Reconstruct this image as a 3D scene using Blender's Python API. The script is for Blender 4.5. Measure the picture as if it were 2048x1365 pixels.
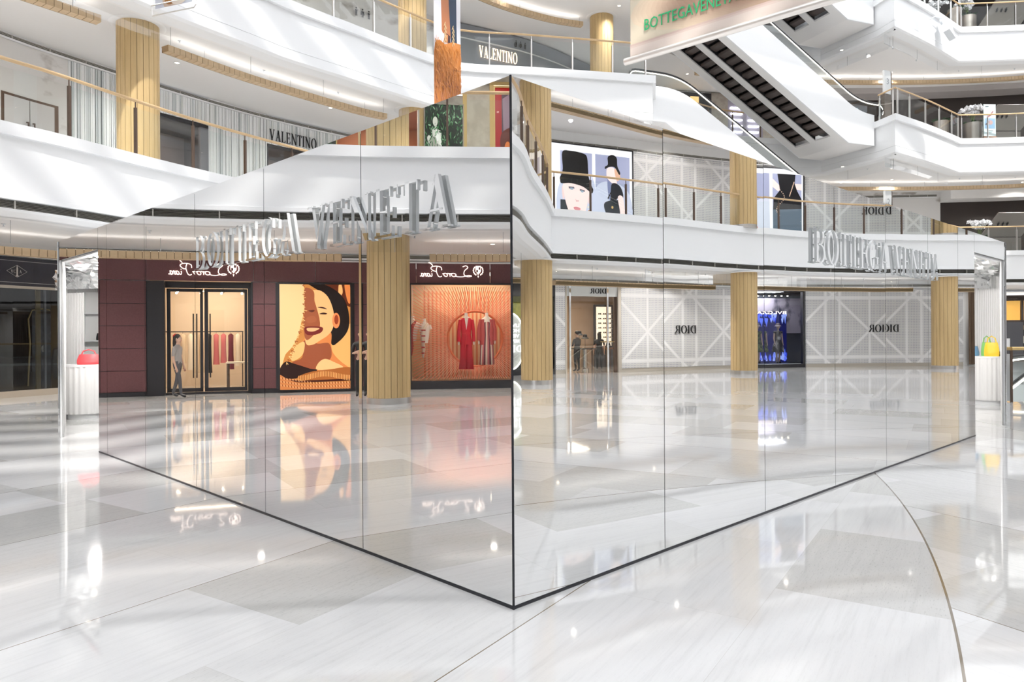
import bpy, bmesh, math, random
from mathutils import Vector, Matrix, noise
from mathutils.geometry import tessellate_polygon
R = math.radians
for o in list(bpy.data.objects): bpy.data.objects.remove(o)
SC = bpy.context.scene; COL = SC.collection
random.seed(7)
# ------------------------------------------------------------------ camera, sky, sun, exposure
cd = bpy.data.cameras.new('camera'); cam = bpy.data.objects.new('camera', cd); COL.objects.link(cam)
cam.location = (0, 0, 1.6); cam.rotation_euler = (R(90), 0, 0)
cd.sensor_width = 36; cd.lens = 1435 / 2048 * 36; cd.shift_y = -14.5 / 2048; cd.clip_end = 300
cam.rotation_mode = 'XYZ'; cam.matrix_world = Matrix.Translation((0, 0, 1.6)) @ Matrix.Rotation(R(90), 4, 'X') @ Matrix.Rotation(-0.006, 4, 'Z')
SC.camera = cam
w = bpy.data.worlds.new('sky'); SC.world = w; w.use_nodes = True
bg = w.node_tree.nodes['Background']; bg.inputs[0].default_value = (.94, .96, 1, 1); bg.inputs[1].default_value = 3.15
sd = bpy.data.lights.new('sun', 'SUN'); sun = bpy.data.objects.new('sun', sd); COL.objects.link(sun)
sd.energy = 3.9; sd.angle = R(1.5); sd.color = (1, .97, .92); sun.rotation_euler = Vector((-.10, .60, -.79)).to_track_quat('-Z', 'Y').to_euler()
SC.view_settings.view_transform = 'Standard'; SC.view_settings.look = 'None'; SC.view_settings.exposure = 0.18
SC.view_settings.gamma = 1; SC.view_settings.use_curve_mapping = False
cy = SC.cycles; cy.use_adaptive_sampling = True; cy.adaptive_threshold = .04; cy.max_bounces = 9; cy.diffuse_bounces = 4; cy.glossy_bounces = 5; cy.transmission_bounces = 6
cy.transparent_max_bounces = 24; cy.caustics_reflective = True; cy.caustics_refractive = False
cy.use_denoising = True; cy.sample_clamp_indirect = 6; cy.blur_glossy = .5
def area(name, loc, size, power, color=(1, .95, .88), rot=(0, 0, 0), sy=None):
    d = bpy.data.lights.new(name, 'AREA'); d.energy = power; d.color = color; d.size = size
    if sy: d.shape = 'RECTANGLE'; d.size_y = sy
    o = bpy.data.objects.new(name, d); o.location = loc; o.rotation_euler = rot; COL.objects.link(o); return o
# ------------------------------------------------------------------ materials
def nd(nt, t, **k):
    n = nt.nodes.new(t)
    for a, b in k.items(): setattr(n, a, b)
    return n
def ma(nt, op, a, b=None, c=None):
    n = nt.nodes.new('ShaderNodeMath'); n.operation = op
    for i, v in enumerate((a, b, c)):
        if v is None: continue
        if isinstance(v, (int, float)): n.inputs[i].default_value = v
        else: nt.links.new(v, n.inputs[i])
    return n.outputs[0]
def mixc(nt, f, a, b):
    n = nt.nodes.new('ShaderNodeMix'); n.data_type = 'RGBA'
    for i, v in ((0, f), (6, a), (7, b)):
        if isinstance(v, (int, float)): n.inputs[i].default_value = v
        elif isinstance(v, tuple): n.inputs[i].default_value = (*v, 1)
        else: nt.links.new(v, n.inputs[i])
    return n.outputs[2]
def ramp(nt, f, stops):
    n = nt.nodes.new('ShaderNodeValToRGB'); e = n.color_ramp.elements
    while len(e) < len(stops): e.new(.5)
    for i, (p, c) in enumerate(stops):
        e[i].position = p; e[i].color = (*c, 1) if isinstance(c, tuple) else (c, c, c, 1)
    nt.links.new(f, n.inputs[0]); return n.outputs[0]
MATS = {}
def pm(name, col, rough=.5, metal=0, emit=None, es=0, alpha=1, coat=0, spec=.5):
    if name in MATS: return MATS[name]
    m = bpy.data.materials.new(name); m.use_nodes = True; p = m.node_tree.nodes['Principled BSDF']
    p.inputs['Base Color'].default_value = (*col, 1); p.inputs['Roughness'].default_value = rough
    p.inputs['Metallic'].default_value = metal; p.inputs['Coat Weight'].default_value = coat
    p.inputs['Specular IOR Level'].default_value = spec
    if emit: p.inputs['Emission Color'].default_value = (*emit, 1); p.inputs['Emission Strength'].default_value = es
    m.diffuse_color = (*col, 1); MATS[name] = m; return m
def noisy(name, c1, c2, scale=(4, 4, 4), rough=.5, detail=4, lo=.35, hi=.65, coord='Object', coat=0, bump=0, metal=0):
    m = pm(name, c1, rough, metal, coat=coat); nt = m.node_tree
    tc = nd(nt, 'ShaderNodeTexCoord'); mp = nd(nt, 'ShaderNodeMapping'); mp.inputs['Scale'].default_value = scale
    nt.links.new(tc.outputs[coord], mp.inputs[0]); nz = nd(nt, 'ShaderNodeTexNoise'); nz.inputs['Scale'].default_value = 1
    nz.inputs['Detail'].default_value = detail; nt.links.new(mp.outputs[0], nz.inputs[0])
    c = ramp(nt, nz.outputs[0], [(lo, c1), (hi, c2)]); nt.links.new(c, nt.nodes['Principled BSDF'].inputs['Base Color'])
    if bump:
        b = nd(nt, 'ShaderNodeBump'); b.inputs['Strength'].default_value = bump; nt.links.new(nz.outputs[0], b.inputs['Height'])
        nt.links.new(b.outputs[0], nt.nodes['Principled BSDF'].inputs['Normal'])
    return m
def glass(name, tint=(.93, .97, .96), refl=1.0, ior=1.45):
    m = bpy.data.materials.new(name); m.use_nodes = True; nt = m.node_tree; nt.nodes.clear()
    o = nd(nt, 'ShaderNodeOutputMaterial'); t = nd(nt, 'ShaderNodeBsdfTransparent'); g = nd(nt, 'ShaderNodeBsdfGlossy')
    t.inputs[0].default_value = (*tint, 1); g.inputs[0].default_value = (1, 1, 1, 1); g.inputs['Roughness'].default_value = 0
    f = nd(nt, 'ShaderNodeFresnel'); f.inputs[0].default_value = ior; mx = nd(nt, 'ShaderNodeMixShader')
    nt.links.new(ma(nt, 'MULTIPLY', f.outputs[0], refl), mx.inputs[0]); nt.links.new(t.outputs[0], mx.inputs[1])
    nt.links.new(g.outputs[0], mx.inputs[2]); nt.links.new(mx.outputs[0], o.inputs[0]); MATS[name] = m; return m
WHITE = pm('white_plaster', (.84, .85, .86), .45)
CEIL = pm('ceiling_paint', (.83, .82, .81), .6)
CEILD = pm('taupe_bulkhead_paint', (.42, .39, .38), .6)
GLS = glass('clear_glass'); GLSS = glass('shop_glass', (.9, .93, .93), 1.5)
GLSD = glass('dark_shop_glass', (.34, .37, .40), 1.6)
CURT = glass('smoke_curtain_glass', (.94, .95, .955), .45)
SILV = pm('brushed_silver', (.62, .6, .58), .3, 1); CHROME = pm('chrome', (.8, .8, .8), .08, 1)
BRONZE = pm('dark_bronze', (.13, .09, .07), .4, .6); BLACK = pm('black_metal', (.018, .018, .022), .4)
BLK = pm('matte_black', (.012, .012, .014), .6); RUB = pm('black_rubber', (.01, .01, .012), .35)
DGREY = pm('dark_grey', (.07, .07, .08), .5); MIDG = pm('mid_grey', (.35, .35, .36), .5)
WARM = pm('warm_lamp', (1, .9, .75), .5, emit=(1, .86, .66), es=12); LED = pm('cool_led', (1, 1, 1), .5, emit=(.95, .95, 1), es=5)
LEDW = pm('handrail_led', (1, .97, .9), .5, emit=(1, .95, .84), es=2.2)
GOLD = pm('satin_brass', (.62, .45, .2), .35, .7); VENT = pm('vent_dark', (.10, .10, .09), .7); VENTL = pm('vent_blade', (.5, .48, .44), .5)
SKIN = pm('skin', (.62, .4, .3), .5); HAIR = pm('dark_hair', (.02, .015, .012), .5)
# floor marble
def floor_mat():
    m = pm('polished_marble_floor', (.8, .8, .8), .05, spec=.6); nt = m.node_tree; P = nt.nodes['Principled BSDF']
    g = nd(nt, 'ShaderNodeNewGeometry'); sx = nd(nt, 'ShaderNodeSeparateXYZ'); nt.links.new(g.outputs['Position'], sx.inputs[0])
    X, Y = sx.outputs[0], sx.outputs[1]
    dx = ma(nt, 'ADD', X, 18.1); dy = ma(nt, 'SUBTRACT', Y, 14.6)
    rad = ma(nt, 'SQRT', ma(nt, 'ADD', ma(nt, 'MULTIPLY', dx, dx), ma(nt, 'MULTIPLY', dy, dy)))
    ins = ma(nt, 'LESS_THAN', rad, 23.12)
    def rot(a, ox):
        c, s = math.cos(a), math.sin(a)
        u = ma(nt, 'ADD', ma(nt, 'MULTIPLY', X, c), ma(nt, 'MULTIPLY', Y, s))
        v = ma(nt, 'ADD', ma(nt, 'ADD', ma(nt, 'MULTIPLY', X, s), ma(nt, 'MULTIPLY', Y, -c)), ox)
        return u, v
    u1, v1 = rot(R(57.3), 2.09 * 4); u2, v2 = rot(R(118), 2.09 * 9)
    u = ma(nt, 'ADD', ma(nt, 'MULTIPLY', u1, ins), ma(nt, 'MULTIPLY', u2, ma(nt, 'SUBTRACT', 1, ins)))
    v = ma(nt, 'ADD', ma(nt, 'MULTIPLY', v1, ins), ma(nt, 'MULTIPLY', v2, ma(nt, 'SUBTRACT', 1, ins)))
    row = ma(nt, 'FLOOR', ma(nt, 'DIVIDE', v, 1.045))
    wn = nd(nt, 'ShaderNodeTexWhiteNoise', noise_dimensions='1D'); nt.links.new(ma(nt, 'ADD', row, .37), wn.inputs['W'])
    uu = ma(nt, 'DIVIDE', ma(nt, 'ADD', u, ma(nt, 'MULTIPLY', wn.outputs[0], 3)), 1.6); colu = ma(nt, 'FLOOR', uu)
    cv = nd(nt, 'ShaderNodeCombineXYZ'); nt.links.new(row, cv.inputs[0]); nt.links.new(colu, cv.inputs[1]); nt.links.new(ins, cv.inputs[2])
    w2 = nd(nt, 'ShaderNodeTexWhiteNoise', noise_dimensions='3D'); nt.links.new(cv.outputs[0], w2.inputs[0])
    tile = ramp(nt, w2.outputs[0], [(0, (.65, .645, .625)), (.14, (.68, .675, .66)), (.26, (.765, .765, .765)), (.6, (.82, .82, .825)), (1, (.85, .85, .865))])
    cn = nd(nt, 'ShaderNodeCombineXYZ'); nt.links.new(ma(nt, 'MULTIPLY', u, 1.3), cn.inputs[0]); nt.links.new(ma(nt, 'MULTIPLY', v, 26), cn.inputs[1])
    nt.links.new(ma(nt, 'MULTIPLY', colu, 3.7), cn.inputs[2])
    nz = nd(nt, 'ShaderNodeTexNoise'); nz.inputs['Scale'].default_value = 1; nz.inputs['Detail'].default_value = 6; nz.inputs['Roughness'].default_value = .65
    nt.links.new(cn.outputs[0], nz.inputs[0])
    gr = ramp(nt, nz.outputs[0], [(.32, .93), (.48, 1.0), (.62, 1.02), (.75, .95)])
    fine = nd(nt, 'ShaderNodeTexNoise'); fine.inputs['Scale'].default_value = 1; fine.inputs['Detail'].default_value = 3
    cf = nd(nt, 'ShaderNodeCombineXYZ'); nt.links.new(ma(nt, 'MULTIPLY', u, 22), cf.inputs[0]); nt.links.new(ma(nt, 'MULTIPLY', v, 110), cf.inputs[1])
    nt.links.new(cf.outputs[0], fine.inputs[0])
    sp = ramp(nt, fine.outputs[0], [(.30, .80), (.42, 1.0), (1, 1.0)])
    dark = ramp(nt, w2.outputs[0], [(.22, 1.0), (.34, .25), (1, .12)])
    spm = mixc(nt, dark, (1, 1, 1), sp)
    mul = nd(nt, 'ShaderNodeMix', data_type='RGBA', blend_type='MULTIPLY'); mul.inputs[0].default_value = 1
    nt.links.new(tile, mul.inputs[6]); nt.links.new(gr, mul.inputs[7])
    mul2 = nd(nt, 'ShaderNodeMix', data_type='RGBA', blend_type='MULTIPLY'); mul2.inputs[0].default_value = 1
    nt.links.new(mul.outputs[2], mul2.inputs[6]); nt.links.new(spm, mul2.inputs[7])
    # brass inlay strips every second course, arcs, thin joints
    def line(val, w): return ma(nt, 'LESS_THAN', ma(nt, 'ABSOLUTE', val), w)
    f2 = ma(nt, 'SUBTRACT', ma(nt, 'FRACT', ma(nt, 'ADD', ma(nt, 'DIVIDE', v, 2.09), .5)), .5)
    l1 = line(ma(nt, 'MULTIPLY', f2, 2.09), .0035)
    arc = ma(nt, 'MAXIMUM', line(ma(nt, 'SUBTRACT', rad, 23.12), .007), line(ma(nt, 'SUBTRACT', rad, 26.4), .006))
    f3 = ma(nt, 'SUBTRACT', ma(nt, 'FRACT', ma(nt, 'ADD', ma(nt, 'DIVIDE', v, 1.045), .5)), .5)
    jt = ma(nt, 'MAXIMUM', line(ma(nt, 'MULTIPLY', f3, 1.045), .0014), line(ma(nt, 'MULTIPLY', ma(nt, 'SUBTRACT', ma(nt, 'FRACT', ma(nt, 'ADD', uu, .5)), .5), 1.6), .0014))
    c = mixc(nt, ma(nt, 'MULTIPLY', jt, .35), mul2.outputs[2], (.45, .43, .4))
    c = mixc(nt, ma(nt, 'MAXIMUM', l1, arc), c, (.22, .17, .11))
    nt.links.new(c, P.inputs['Base Color'])
    P.inputs['Coat Weight'].default_value = .3; P.inputs['Coat Roughness'].default_value = .02
    b = nd(nt, 'ShaderNodeBump'); b.inputs['Strength'].default_value = .02; b.inputs['Distance'].default_value = .02
    n3 = nd(nt, 'ShaderNodeTexNoise'); n3.inputs['Scale'].default_value = .8; nt.links.new(g.outputs['Position'], n3.inputs[0])
    nt.links.new(n3.outputs[0], b.inputs['Height']); nt.links.new(b.outputs[0], P.inputs['Normal'])
    return m
FLOOR = floor_mat()
def wood_mat(name, c1, c2, sc=(9, 9, .6), rough=.45):
    return noisy(name, c1, c2, sc, rough, 5, .3, .7)
OAK = wood_mat('golden_oak', (.60, .43, .21), (.51, .355, .165)); OAKR = wood_mat('rail_oak', (.62, .44, .25), (.52, .35, .18), (2, 2, 9))
OAKL = wood_mat('pale_oak_slats', (.62, .47, .30), (.55, .40, .24), (3, 3, 9))
GROOVE = pm('oak_groove', (.16, .11, .05), .7)
MARB = noisy('veined_marble', (.74, .73, .72), (.36, .33, .3), (.55, .55, .9), .2, 9, .52, .60)
MARBG = noisy('beige_stone', (.50, .45, .36), (.62, .57, .47), (2, 2, 2), .35, 9, .45, .6)
MARBT = noisy('taupe_stone', (.30, .26, .22), (.38, .34, .29), (3, 3, 3), .4, 8, .4, .6)
def mirror_mat():
    m = pm('mirror_glass', (.965, .97, .968), .0, 1); nt = m.node_tree; P = nt.nodes['Principled BSDF']
    g = nd(nt, 'ShaderNodeNewGeometry'); n = nd(nt, 'ShaderNodeTexNoise'); n.inputs['Scale'].default_value = .55; n.inputs['Detail'].default_value = 1
    nt.links.new(g.outputs['Position'], n.inputs[0]); b = nd(nt, 'ShaderNodeBump'); b.inputs['Strength'].default_value = .06
    b.inputs['Distance'].default_value = .01
    nt.links.new(n.outputs[0], b.inputs['Height']); nt.links.new(b.outputs[0], P.inputs['Normal']); return m
MIRROR = mirror_mat()
MAROON = noisy('maroon_panel', (.105, .038, .042), (.12, .046, .05), (30, 30, 30), .45)
def acryl_mat():
    m = pm('clear_acrylic_edge', (.93, .95, .96), .08, spec=.8); nt = m.node_tree; P = nt.nodes['Principled BSDF']; o = nt.nodes['Material Output']
    t = nd(nt, 'ShaderNodeBsdfTransparent'); t.inputs[0].default_value = (.9, .94, .95, 1); x = nd(nt, 'ShaderNodeMixShader'); x.inputs[0].default_value = .82
    nt.links.new(t.outputs[0], x.inputs[1]); nt.links.new(P.outputs[0], x.inputs[2]); nt.links.new(x.outputs[0], o.inputs[0]); return m
ACRYL = acryl_mat()
def cannage_mat():
    m = pm('perforated_cannage_panel', (.7, .7, .7), .4); nt = m.node_tree; P = nt.nodes['Principled BSDF']
    uv = nd(nt, 'ShaderNodeUVMap'); s = nd(nt, 'ShaderNodeSeparateXYZ'); nt.links.new(uv.outputs[0], s.inputs[0]); U, V = s.outputs[0], s.outputs[1]
    def band(val, per, w):
        f = ma(nt, 'ABSOLUTE', ma(nt, 'SUBTRACT', ma(nt, 'FRACT', ma(nt, 'ADD', ma(nt, 'DIVIDE', val, per), .5)), .5))
        return ma(nt, 'MAXIMUM', ma(nt, 'SUBTRACT', 1.0, ma(nt, 'DIVIDE', ma(nt, 'MULTIPLY', f, per), w)), 0.0)
    U = ma(nt, 'ADD', U, .55); vv = ma(nt, 'MULTIPLY', V, 1.09); d1 = band(ma(nt, 'ADD', U, vv), 3.6, .13); d2 = band(ma(nt, 'SUBTRACT', U, vv), 3.6, .13)
    v1 = band(ma(nt, 'ADD', U, .35), 3.6, .10); v2 = band(ma(nt, 'SUBTRACT', U, .35), 3.6, .10); v3 = band(ma(nt, 'SUBTRACT', U, 1.8), 3.6, .07)
    h1 = band(ma(nt, 'SUBTRACT', V, .45), 5.65, .12); h2 = band(ma(nt, 'SUBTRACT', V, 3.15), 5.65, .12)
    b = d1
    for q in (d2, v1, v2, v3, h1, h2): b = ma(nt, 'MAXIMUM', b, q)
    def dots(per, r, ox):
        fu = ma(nt, 'SUBTRACT', ma(nt, 'FRACT', ma(nt, 'ADD', ma(nt, 'DIVIDE', U, per), ox)), .5); fv = ma(nt, 'SUBTRACT', ma(nt, 'FRACT', ma(nt, 'ADD', ma(nt, 'DIVIDE', V, per), ox)), .5)
        return ma(nt, 'LESS_THAN', ma(nt, 'ADD', ma(nt, 'MULTIPLY', fu, fu), ma(nt, 'MULTIPLY', fv, fv)), r)
    c = mixc(nt, dots(.075, .07, 0), (.74, .74, .745), (.30, .31, .37))
    c = mixc(nt, dots(.075, .02, .5), c, (.5, .5, .4))
    c = mixc(nt, ma(nt, 'MINIMUM', ma(nt, 'MULTIPLY', b, 1.15), .8), c, (.95, .95, .96)); nt.links.new(c, P.inputs['Base Color']); return m
CANN = cannage_mat()
# ------------------------------------------------------------------ scene graph helpers
def props(o, label=None, cat=None, group=None, kind=None):
    for k, v in (('label', label), ('category', cat), ('group', group), ('kind', kind)):
        if v: o[k] = v
    return o
def thing(name, label, cat, loc=(0, 0, 0), rz=0, group=None):
    o = bpy.data.objects.new(name, None); COL.objects.link(o); o.location = loc; o.rotation_euler = (0, 0, rz); o.empty_display_size = .1
    return props(o, label, cat, group)
def dup(root, loc=None, rz=None, label=None, group=None):
    r = root.copy(); COL.objects.link(r)
    if loc is not None: r.location = loc
    if rz is not None: r.rotation_euler = (0, 0, rz)
    if label: r['label'] = label
    if group: r['group'] = group
    for ch in list(root.children):
        c = ch.copy(); COL.objects.link(c); c.parent = r
        for g in list(ch.children):
            d = g.copy(); COL.objects.link(d); d.parent = c
    return r
class MB:
    def __init__(s): s.v = []; s.f = []; s.mi = []; s.m = []; s.uv = {}
    def slot(s, m):
        if m not in s.m: s.m.append(m)
        return s.m.index(m)
    def add(s, vs, fs, m, T=None, uv=None):
        b = len(s.v)
        for p in vs:
            p = Vector(p); s.v.append(T @ p if T else p)
        i = s.slot(m)
        for k, f in enumerate(fs):
            if uv: s.uv[len(s.f)] = [uv[q] for q in f]
            s.f.append([q + b for q in f]); s.mi.append(i)
        return s
    def box(s, x0, y0, z0, x1, y1, z1, m, T=None):
        v = [(x, y, z) for z in (z0, z1) for y in (y0, y1) for x in (x0, x1)]
        return s.add(v, [(0, 2, 3, 1), (4, 5, 7, 6), (0, 1, 5, 4), (2, 6, 7, 3), (0, 4, 6, 2), (1, 3, 7, 5)], m, T)
    def prism(s, poly, y0, y1, m, T=None, side=None):
        """polygon in local x,z extruded from y0 (front) to y1"""
        n = len(poly); area2 = sum(poly[i][0] * poly[(i + 1) % n][1] - poly[(i + 1) % n][0] * poly[i][1] for i in range(n))
        if area2 < 0: poly = poly[::-1]
        s.add([(p[0], y0, p[1]) for p in poly], [list(range(n))], m, T)
        s.add([(p[0], y1, p[1]) for p in poly], [list(range(n))[::-1]], side or m, T)
        v = [(p[0], y0, p[1]) for p in poly] + [(p[0], y1, p[1]) for p in poly]
        return s.add(v, [(i, i + n, (i + 1) % n + n, (i + 1) % n) for i in range(n)], side or m, T)
    def prz(s, poly, z0, z1, m, T=None):
        n = len(poly); a2 = sum(poly[i][0] * poly[(i + 1) % n][1] - poly[(i + 1) % n][0] * poly[i][1] for i in range(n))
        if a2 < 0: poly = poly[::-1]
        v = [(p[0], p[1], z0) for p in poly] + [(p[0], p[1], z1) for p in poly]
        return s.add(v, [list(range(n))[::-1], list(range(n, 2 * n))] + [(i, (i + 1) % n, (i + 1) % n + n, i + n) for i in range(n)], m, T)
    def tube(s, pts, r, m, n=8, T=None, caps=True, sq=1.0):
        pts = [Vector(p) for p in pts]; rr = r if isinstance(r, (list, tuple)) else [r] * len(pts); vs = []; up0 = None
        for i, p in enumerate(pts):
            d = (pts[min(i + 1, len(pts) - 1)] - pts[max(i - 1, 0)])
            if d.length < 1e-9: d = Vector((0, 0, 1))
            d.normalize()
            if up0 is None: up0 = Vector((0, 0, 1)) if abs(d.z) < .9 else Vector((1, 0, 0))
            a = d.cross(up0)
            if a.length < 1e-6: a = d.orthogonal()
            a.normalize(); b = a.cross(d); b.normalize(); up0 = b if abs(d.z) >= .9 or abs(up0.z) < .99 else up0
            for k in range(n):
                t = 2 * math.pi * k / n; vs.append(p + a * math.cos(t) * rr[i] + b * math.sin(t) * rr[i] * sq)
        fs = [(i * n + k, i * n + (k + 1) % n, (i + 1) * n + (k + 1) % n, (i + 1) * n + k) for i in range(len(pts) - 1) for k in range(n)]
        if caps: fs += [list(range(n))[::-1], list(range((len(pts) - 1) * n, len(pts) * n))]
        return s.add(vs, fs, m, T)
    def lathe(s, prof, m, n=24, T=None, sx=1, sy=1):
        vs = [(r * math.cos(2 * math.pi * k / n) * sx, r * math.sin(2 * math.pi * k / n) * sy, z) for r, z in prof for k in range(n)]
        fs = [(i * n + k, i * n + (k + 1) % n, (i + 1) * n + (k + 1) % n, (i + 1) * n + k) for i in range(len(prof) - 1) for k in range(n)]
        if prof[0][0] > 1e-4: fs.append(list(range(n))[::-1])
        if prof[-1][0] > 1e-4: fs.append(list(range((len(prof) - 1) * n, len(prof) * n)))
        return s.add(vs, fs, m, T)
    def ball(s, c, r, m, n=10, T=None):
        rx, ry, rz = r if isinstance(r, (tuple, list)) else (r, r, r); k = n // 2 + 1
        vs = []; fs = []
        for i in range(k + 1):
            a = math.pi * i / k - math.pi / 2
            for j in range(n):
                t = 2 * math.pi * j / n; vs.append((c[0] + rx * math.cos(a) * math.cos(t), c[1] + ry * math.cos(a) * math.sin(t), c[2] + rz * math.sin(a)))
        fs = [(i * n + j, i * n + (j + 1) % n, (i + 1) * n + (j + 1) % n, (i + 1) * n + j) for i in range(k) for j in range(n)]
        return s.add(vs, fs, m, T)
    def build(s, name, parent=None, smooth=False, kind=None, label=None, cat=None, group=None, loc=None, rz=None):
        me = bpy.data.meshes.new(name); me.from_pydata([tuple(v) for v in s.v], [], s.f)
        for m in s.m: me.materials.append(m)
        for p, i in zip(me.polygons, s.mi): p.material_index = i
        if s.uv:
            l = me.uv_layers.new(name='UVMap')
            for fi, us in s.uv.items():
                for li, q in zip(me.polygons[fi].loop_indices, us): l.data[li].uv = q
        if smooth:
            for p in me.polygons: p.use_smooth = True
            try: me.set_sharp_from_angle(angle=R(40))
            except Exception: pass
        o = bpy.data.objects.new(name, me); COL.objects.link(o); o.parent = parent
        if loc is not None: o.location = loc
        if rz is not None: o.rotation_euler = (0, 0, rz)
        return props(o, label, cat, group, kind)
def cr(pts,n=6):
    out=[]
    for i in range(len(pts)-1):
        p0=pts[max(i-1,0)];p1=pts[i];p2=pts[i+1];p3=pts[min(i+2,len(pts)-1)]
        for k in range(n):
            t=k/n
            out.append(tuple(.5*((2*p1[j])+(-p0[j]+p2[j])*t+(2*p0[j]-5*p1[j]+4*p2[j]-p3[j])*t*t+(-p0[j]+3*p1[j]-3*p2[j]+p3[j])*t**3) for j in (0,1)))
    out.append(tuple(pts[-1])); return out
def resample(p,step=.5):
    out=[p[0]];acc=0
    for a,b in zip(p[:-1],p[1:]):
        L=math.dist(a,b)
        while acc+L>=step:
            t=(step-acc)/L; a=(a[0]+(b[0]-a[0])*t,a[1]+(b[1]-a[1])*t); out.append(a); L=math.dist(a,b); acc=0
        acc+=L
    if math.dist(out[-1],p[-1])<step*.4: out[-1]=p[-1]
    else: out.append(p[-1])
    return out
# facade plan lines (x east, y north), atrium on the right-hand side walking along
FL=resample(cr([(-17.6,-8),(-17.5,-3),(-17.4,0),(-17.1,4.7),(-16.6,7.4),(-16.05,9.7),(-15.55,11.6),(-14.8,14),(-14.1,16.2),(-13.3,18.6),(-12.5,20.3),(-11.0,22.9),(-9.0,25.8),(-6.3,28.6),(-3,31.0),(1,33.5),(5,37.5),(8.5,40.2)]))
FB=resample(cr([(8.5,40.2),(13,41.0),(18,41.4),(24,41.2),(30,40.2),(33.5,38.0)]))
FR=resample(cr([(33.5,38.0),(33.6,34),(32.3,29.5),(31.0,26),(30.0,23),(29.6,20.2),(29.1,17.3),(28.5,14.8),(27.7,12.8),(26.6,10.4),(25.3,8.0),(24.4,5.9),(23.2,3.8),(21.5,.5),(19,-4),(15,-9)]))
LE2=resample(cr([(-10.6,-8),(-11.3,-3),(-11.5,1),(-11.38,4.6),(-11.05,8.0),(-10.5,10.9),(-9.95,12.4),(-9.45,13.5),(-9.0,14.3),(-8.4,15.7),(-7.6,17.4),(-6.8,18.8),(-5.7,20.5),(-4.3,22.5),(-2.8,24.5),(-1.4,25.7),(.5,26.15),(3.3,26.7),(5.5,27.15)]))
LE3=resample(cr([(-11.3,-8),(-12.0,-3),(-12.3,1),(-12.2,4.6),(-11.8,8.3),(-11.0,11.9),(-9.9,14.9),(-8.5,17.7),(-6.95,20.0),(-6.37,20.86),(-5.0,22.4),(-3.68,23.94),(-2.61,25.1),(-1.6,25.8),(.5,26.15),(3.3,26.7),(5.5,27.15)]))
MID=[(5.5,27.15),(5.9,29.2)]+resample(cr([(7.2,32.6),(10.5,35.2),(14.5,36.3),(15.6,36.2)]))+[(16.93,33.26),(17.16,31.99)]+resample(cr([(17.16,31.99),(19.89,33.95),(22.8,36.28)]))[1:]+resample(cr([(22.8,36.28),(25.8,36.05),(27.6,35.6)]))[1:]
RE=resample(cr([(27.6,35.6),(28.6,32.6),(28.3,28.5),(27.5,25),(26.9,22),(26.7,20.2),(26.15,18.1),(25.3,15.5),(23.96,13.05),(22.7,11.1),(21.1,8.9),(19.85,6.7),(19.1,5.15)]))[1:]+resample(cr([(19.1,5.15),(16.35,4.85),(13.4,4.42),(10.33,4.02),(7.6,2.6),(5.0,-.5),(3.5,-8)]))[1:]
E2=LE2+MID[1:]+RE; E3=LE3+MID[1:]+RE
def slen(p):
    s=[0]
    for a,b in zip(p[:-1],p[1:]): s.append(s[-1]+math.dist(a,b))
    return s
LEVEL = {1: 0.0, 2: 5.65, 3: 11.35, 4: 17.0, 5: 22.65}
class Curve:
    def __init__(s, pts):
        s.p = pts; s.s = slen(pts); n = len(pts); s.n = []; s.L = s.s[-1]
        for i in range(n):
            nn = Vector((0, 0))
            ns = []
            for a, b in ((i - 1, i), (i, i + 1)):
                if a >= 0 and b < n:
                    d = Vector(pts[b]) - Vector(pts[a])
                    if d.length > 1e-6: d.normalize(); ns.append(Vector((-d.y, d.x)))
            m = sum(ns, Vector((0, 0))); m.normalize(); c = max(.35, m.dot(ns[0])); s.n.append(m / c)
    def at(s, q):
        q = min(max(q, 0), s.L); i = 0
        while i < len(s.s) - 2 and s.s[i + 1] < q: i += 1
        d = s.s[i + 1] - s.s[i]; t = (q - s.s[i]) / d if d > 1e-9 else 0
        a, b = Vector(s.p[i]), Vector(s.p[i + 1]); return a.lerp(b, t), s.n[i].lerp(s.n[i + 1], t), (b - a).normalized()
    def pos(s, q, off=0, z=0):
        p, n, t = s.at(q); p = p + n * off; return Vector((p.x, p.y, z))
    def frame(s, q, z=0, off=0):
        p, n, t = s.at(q); nn = Vector((-t.y, t.x)); p = p + nn * off
        return Matrix(((t.x, nn.x, 0, p.x), (t.y, nn.y, 0, p.y), (0, 0, 1, z), (0, 0, 0, 1)))
    def stations(s, a, b):
        a = max(a, 0); b = min(b, s.L); q = [a] + [x for x in s.s if a + 1e-4 < x < b - 1e-4] + [b]; return q
    def sweep(s, mb, a, b, prof, m, closed=False, caps=False, uv=False):
        """prof: list of (out, z) or (out, z, material); faces between successive profile points"""
        q = s.stations(a, b); n = len(prof); vs = []
        for x in q:
            p, nn, t = s.at(x)
            for pr in prof: vs.append((p.x + nn.x * pr[0], p.y + nn.y * pr[0], pr[1]))
        K = n if closed else n - 1
        uvs = [(x, pr[1]) for x in q for pr in prof] if uv else None
        for k in range(K):
            mm = prof[k][2] if len(prof[k]) > 2 and prof[k][2] else m
            k2 = (k + 1) % n
            mb.add([], [], mm)
            idx = [(i * n + k, (i + 1) * n + k, (i + 1) * n + k2, i * n + k2) for i in range(len(q) - 1)]
            used = sorted({v for f in idx for v in f}); mp = {v: j for j, v in enumerate(used)}
            mb.add([vs[v] for v in used], [[mp[v] for v in f] for f in idx], mm, None, [uvs[v] for v in used] if uv else None)
        if caps and closed:
            mb.add(vs[:n], [list(range(n))], m); mb.add(vs[-n:], [list(range(n))[::-1]], m)
        return mb
cFL, cFB, cFR = Curve(FL), Curve(FB), Curve(FR)
cE2, cE3 = Curve(E2), Curve(E3)
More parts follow.
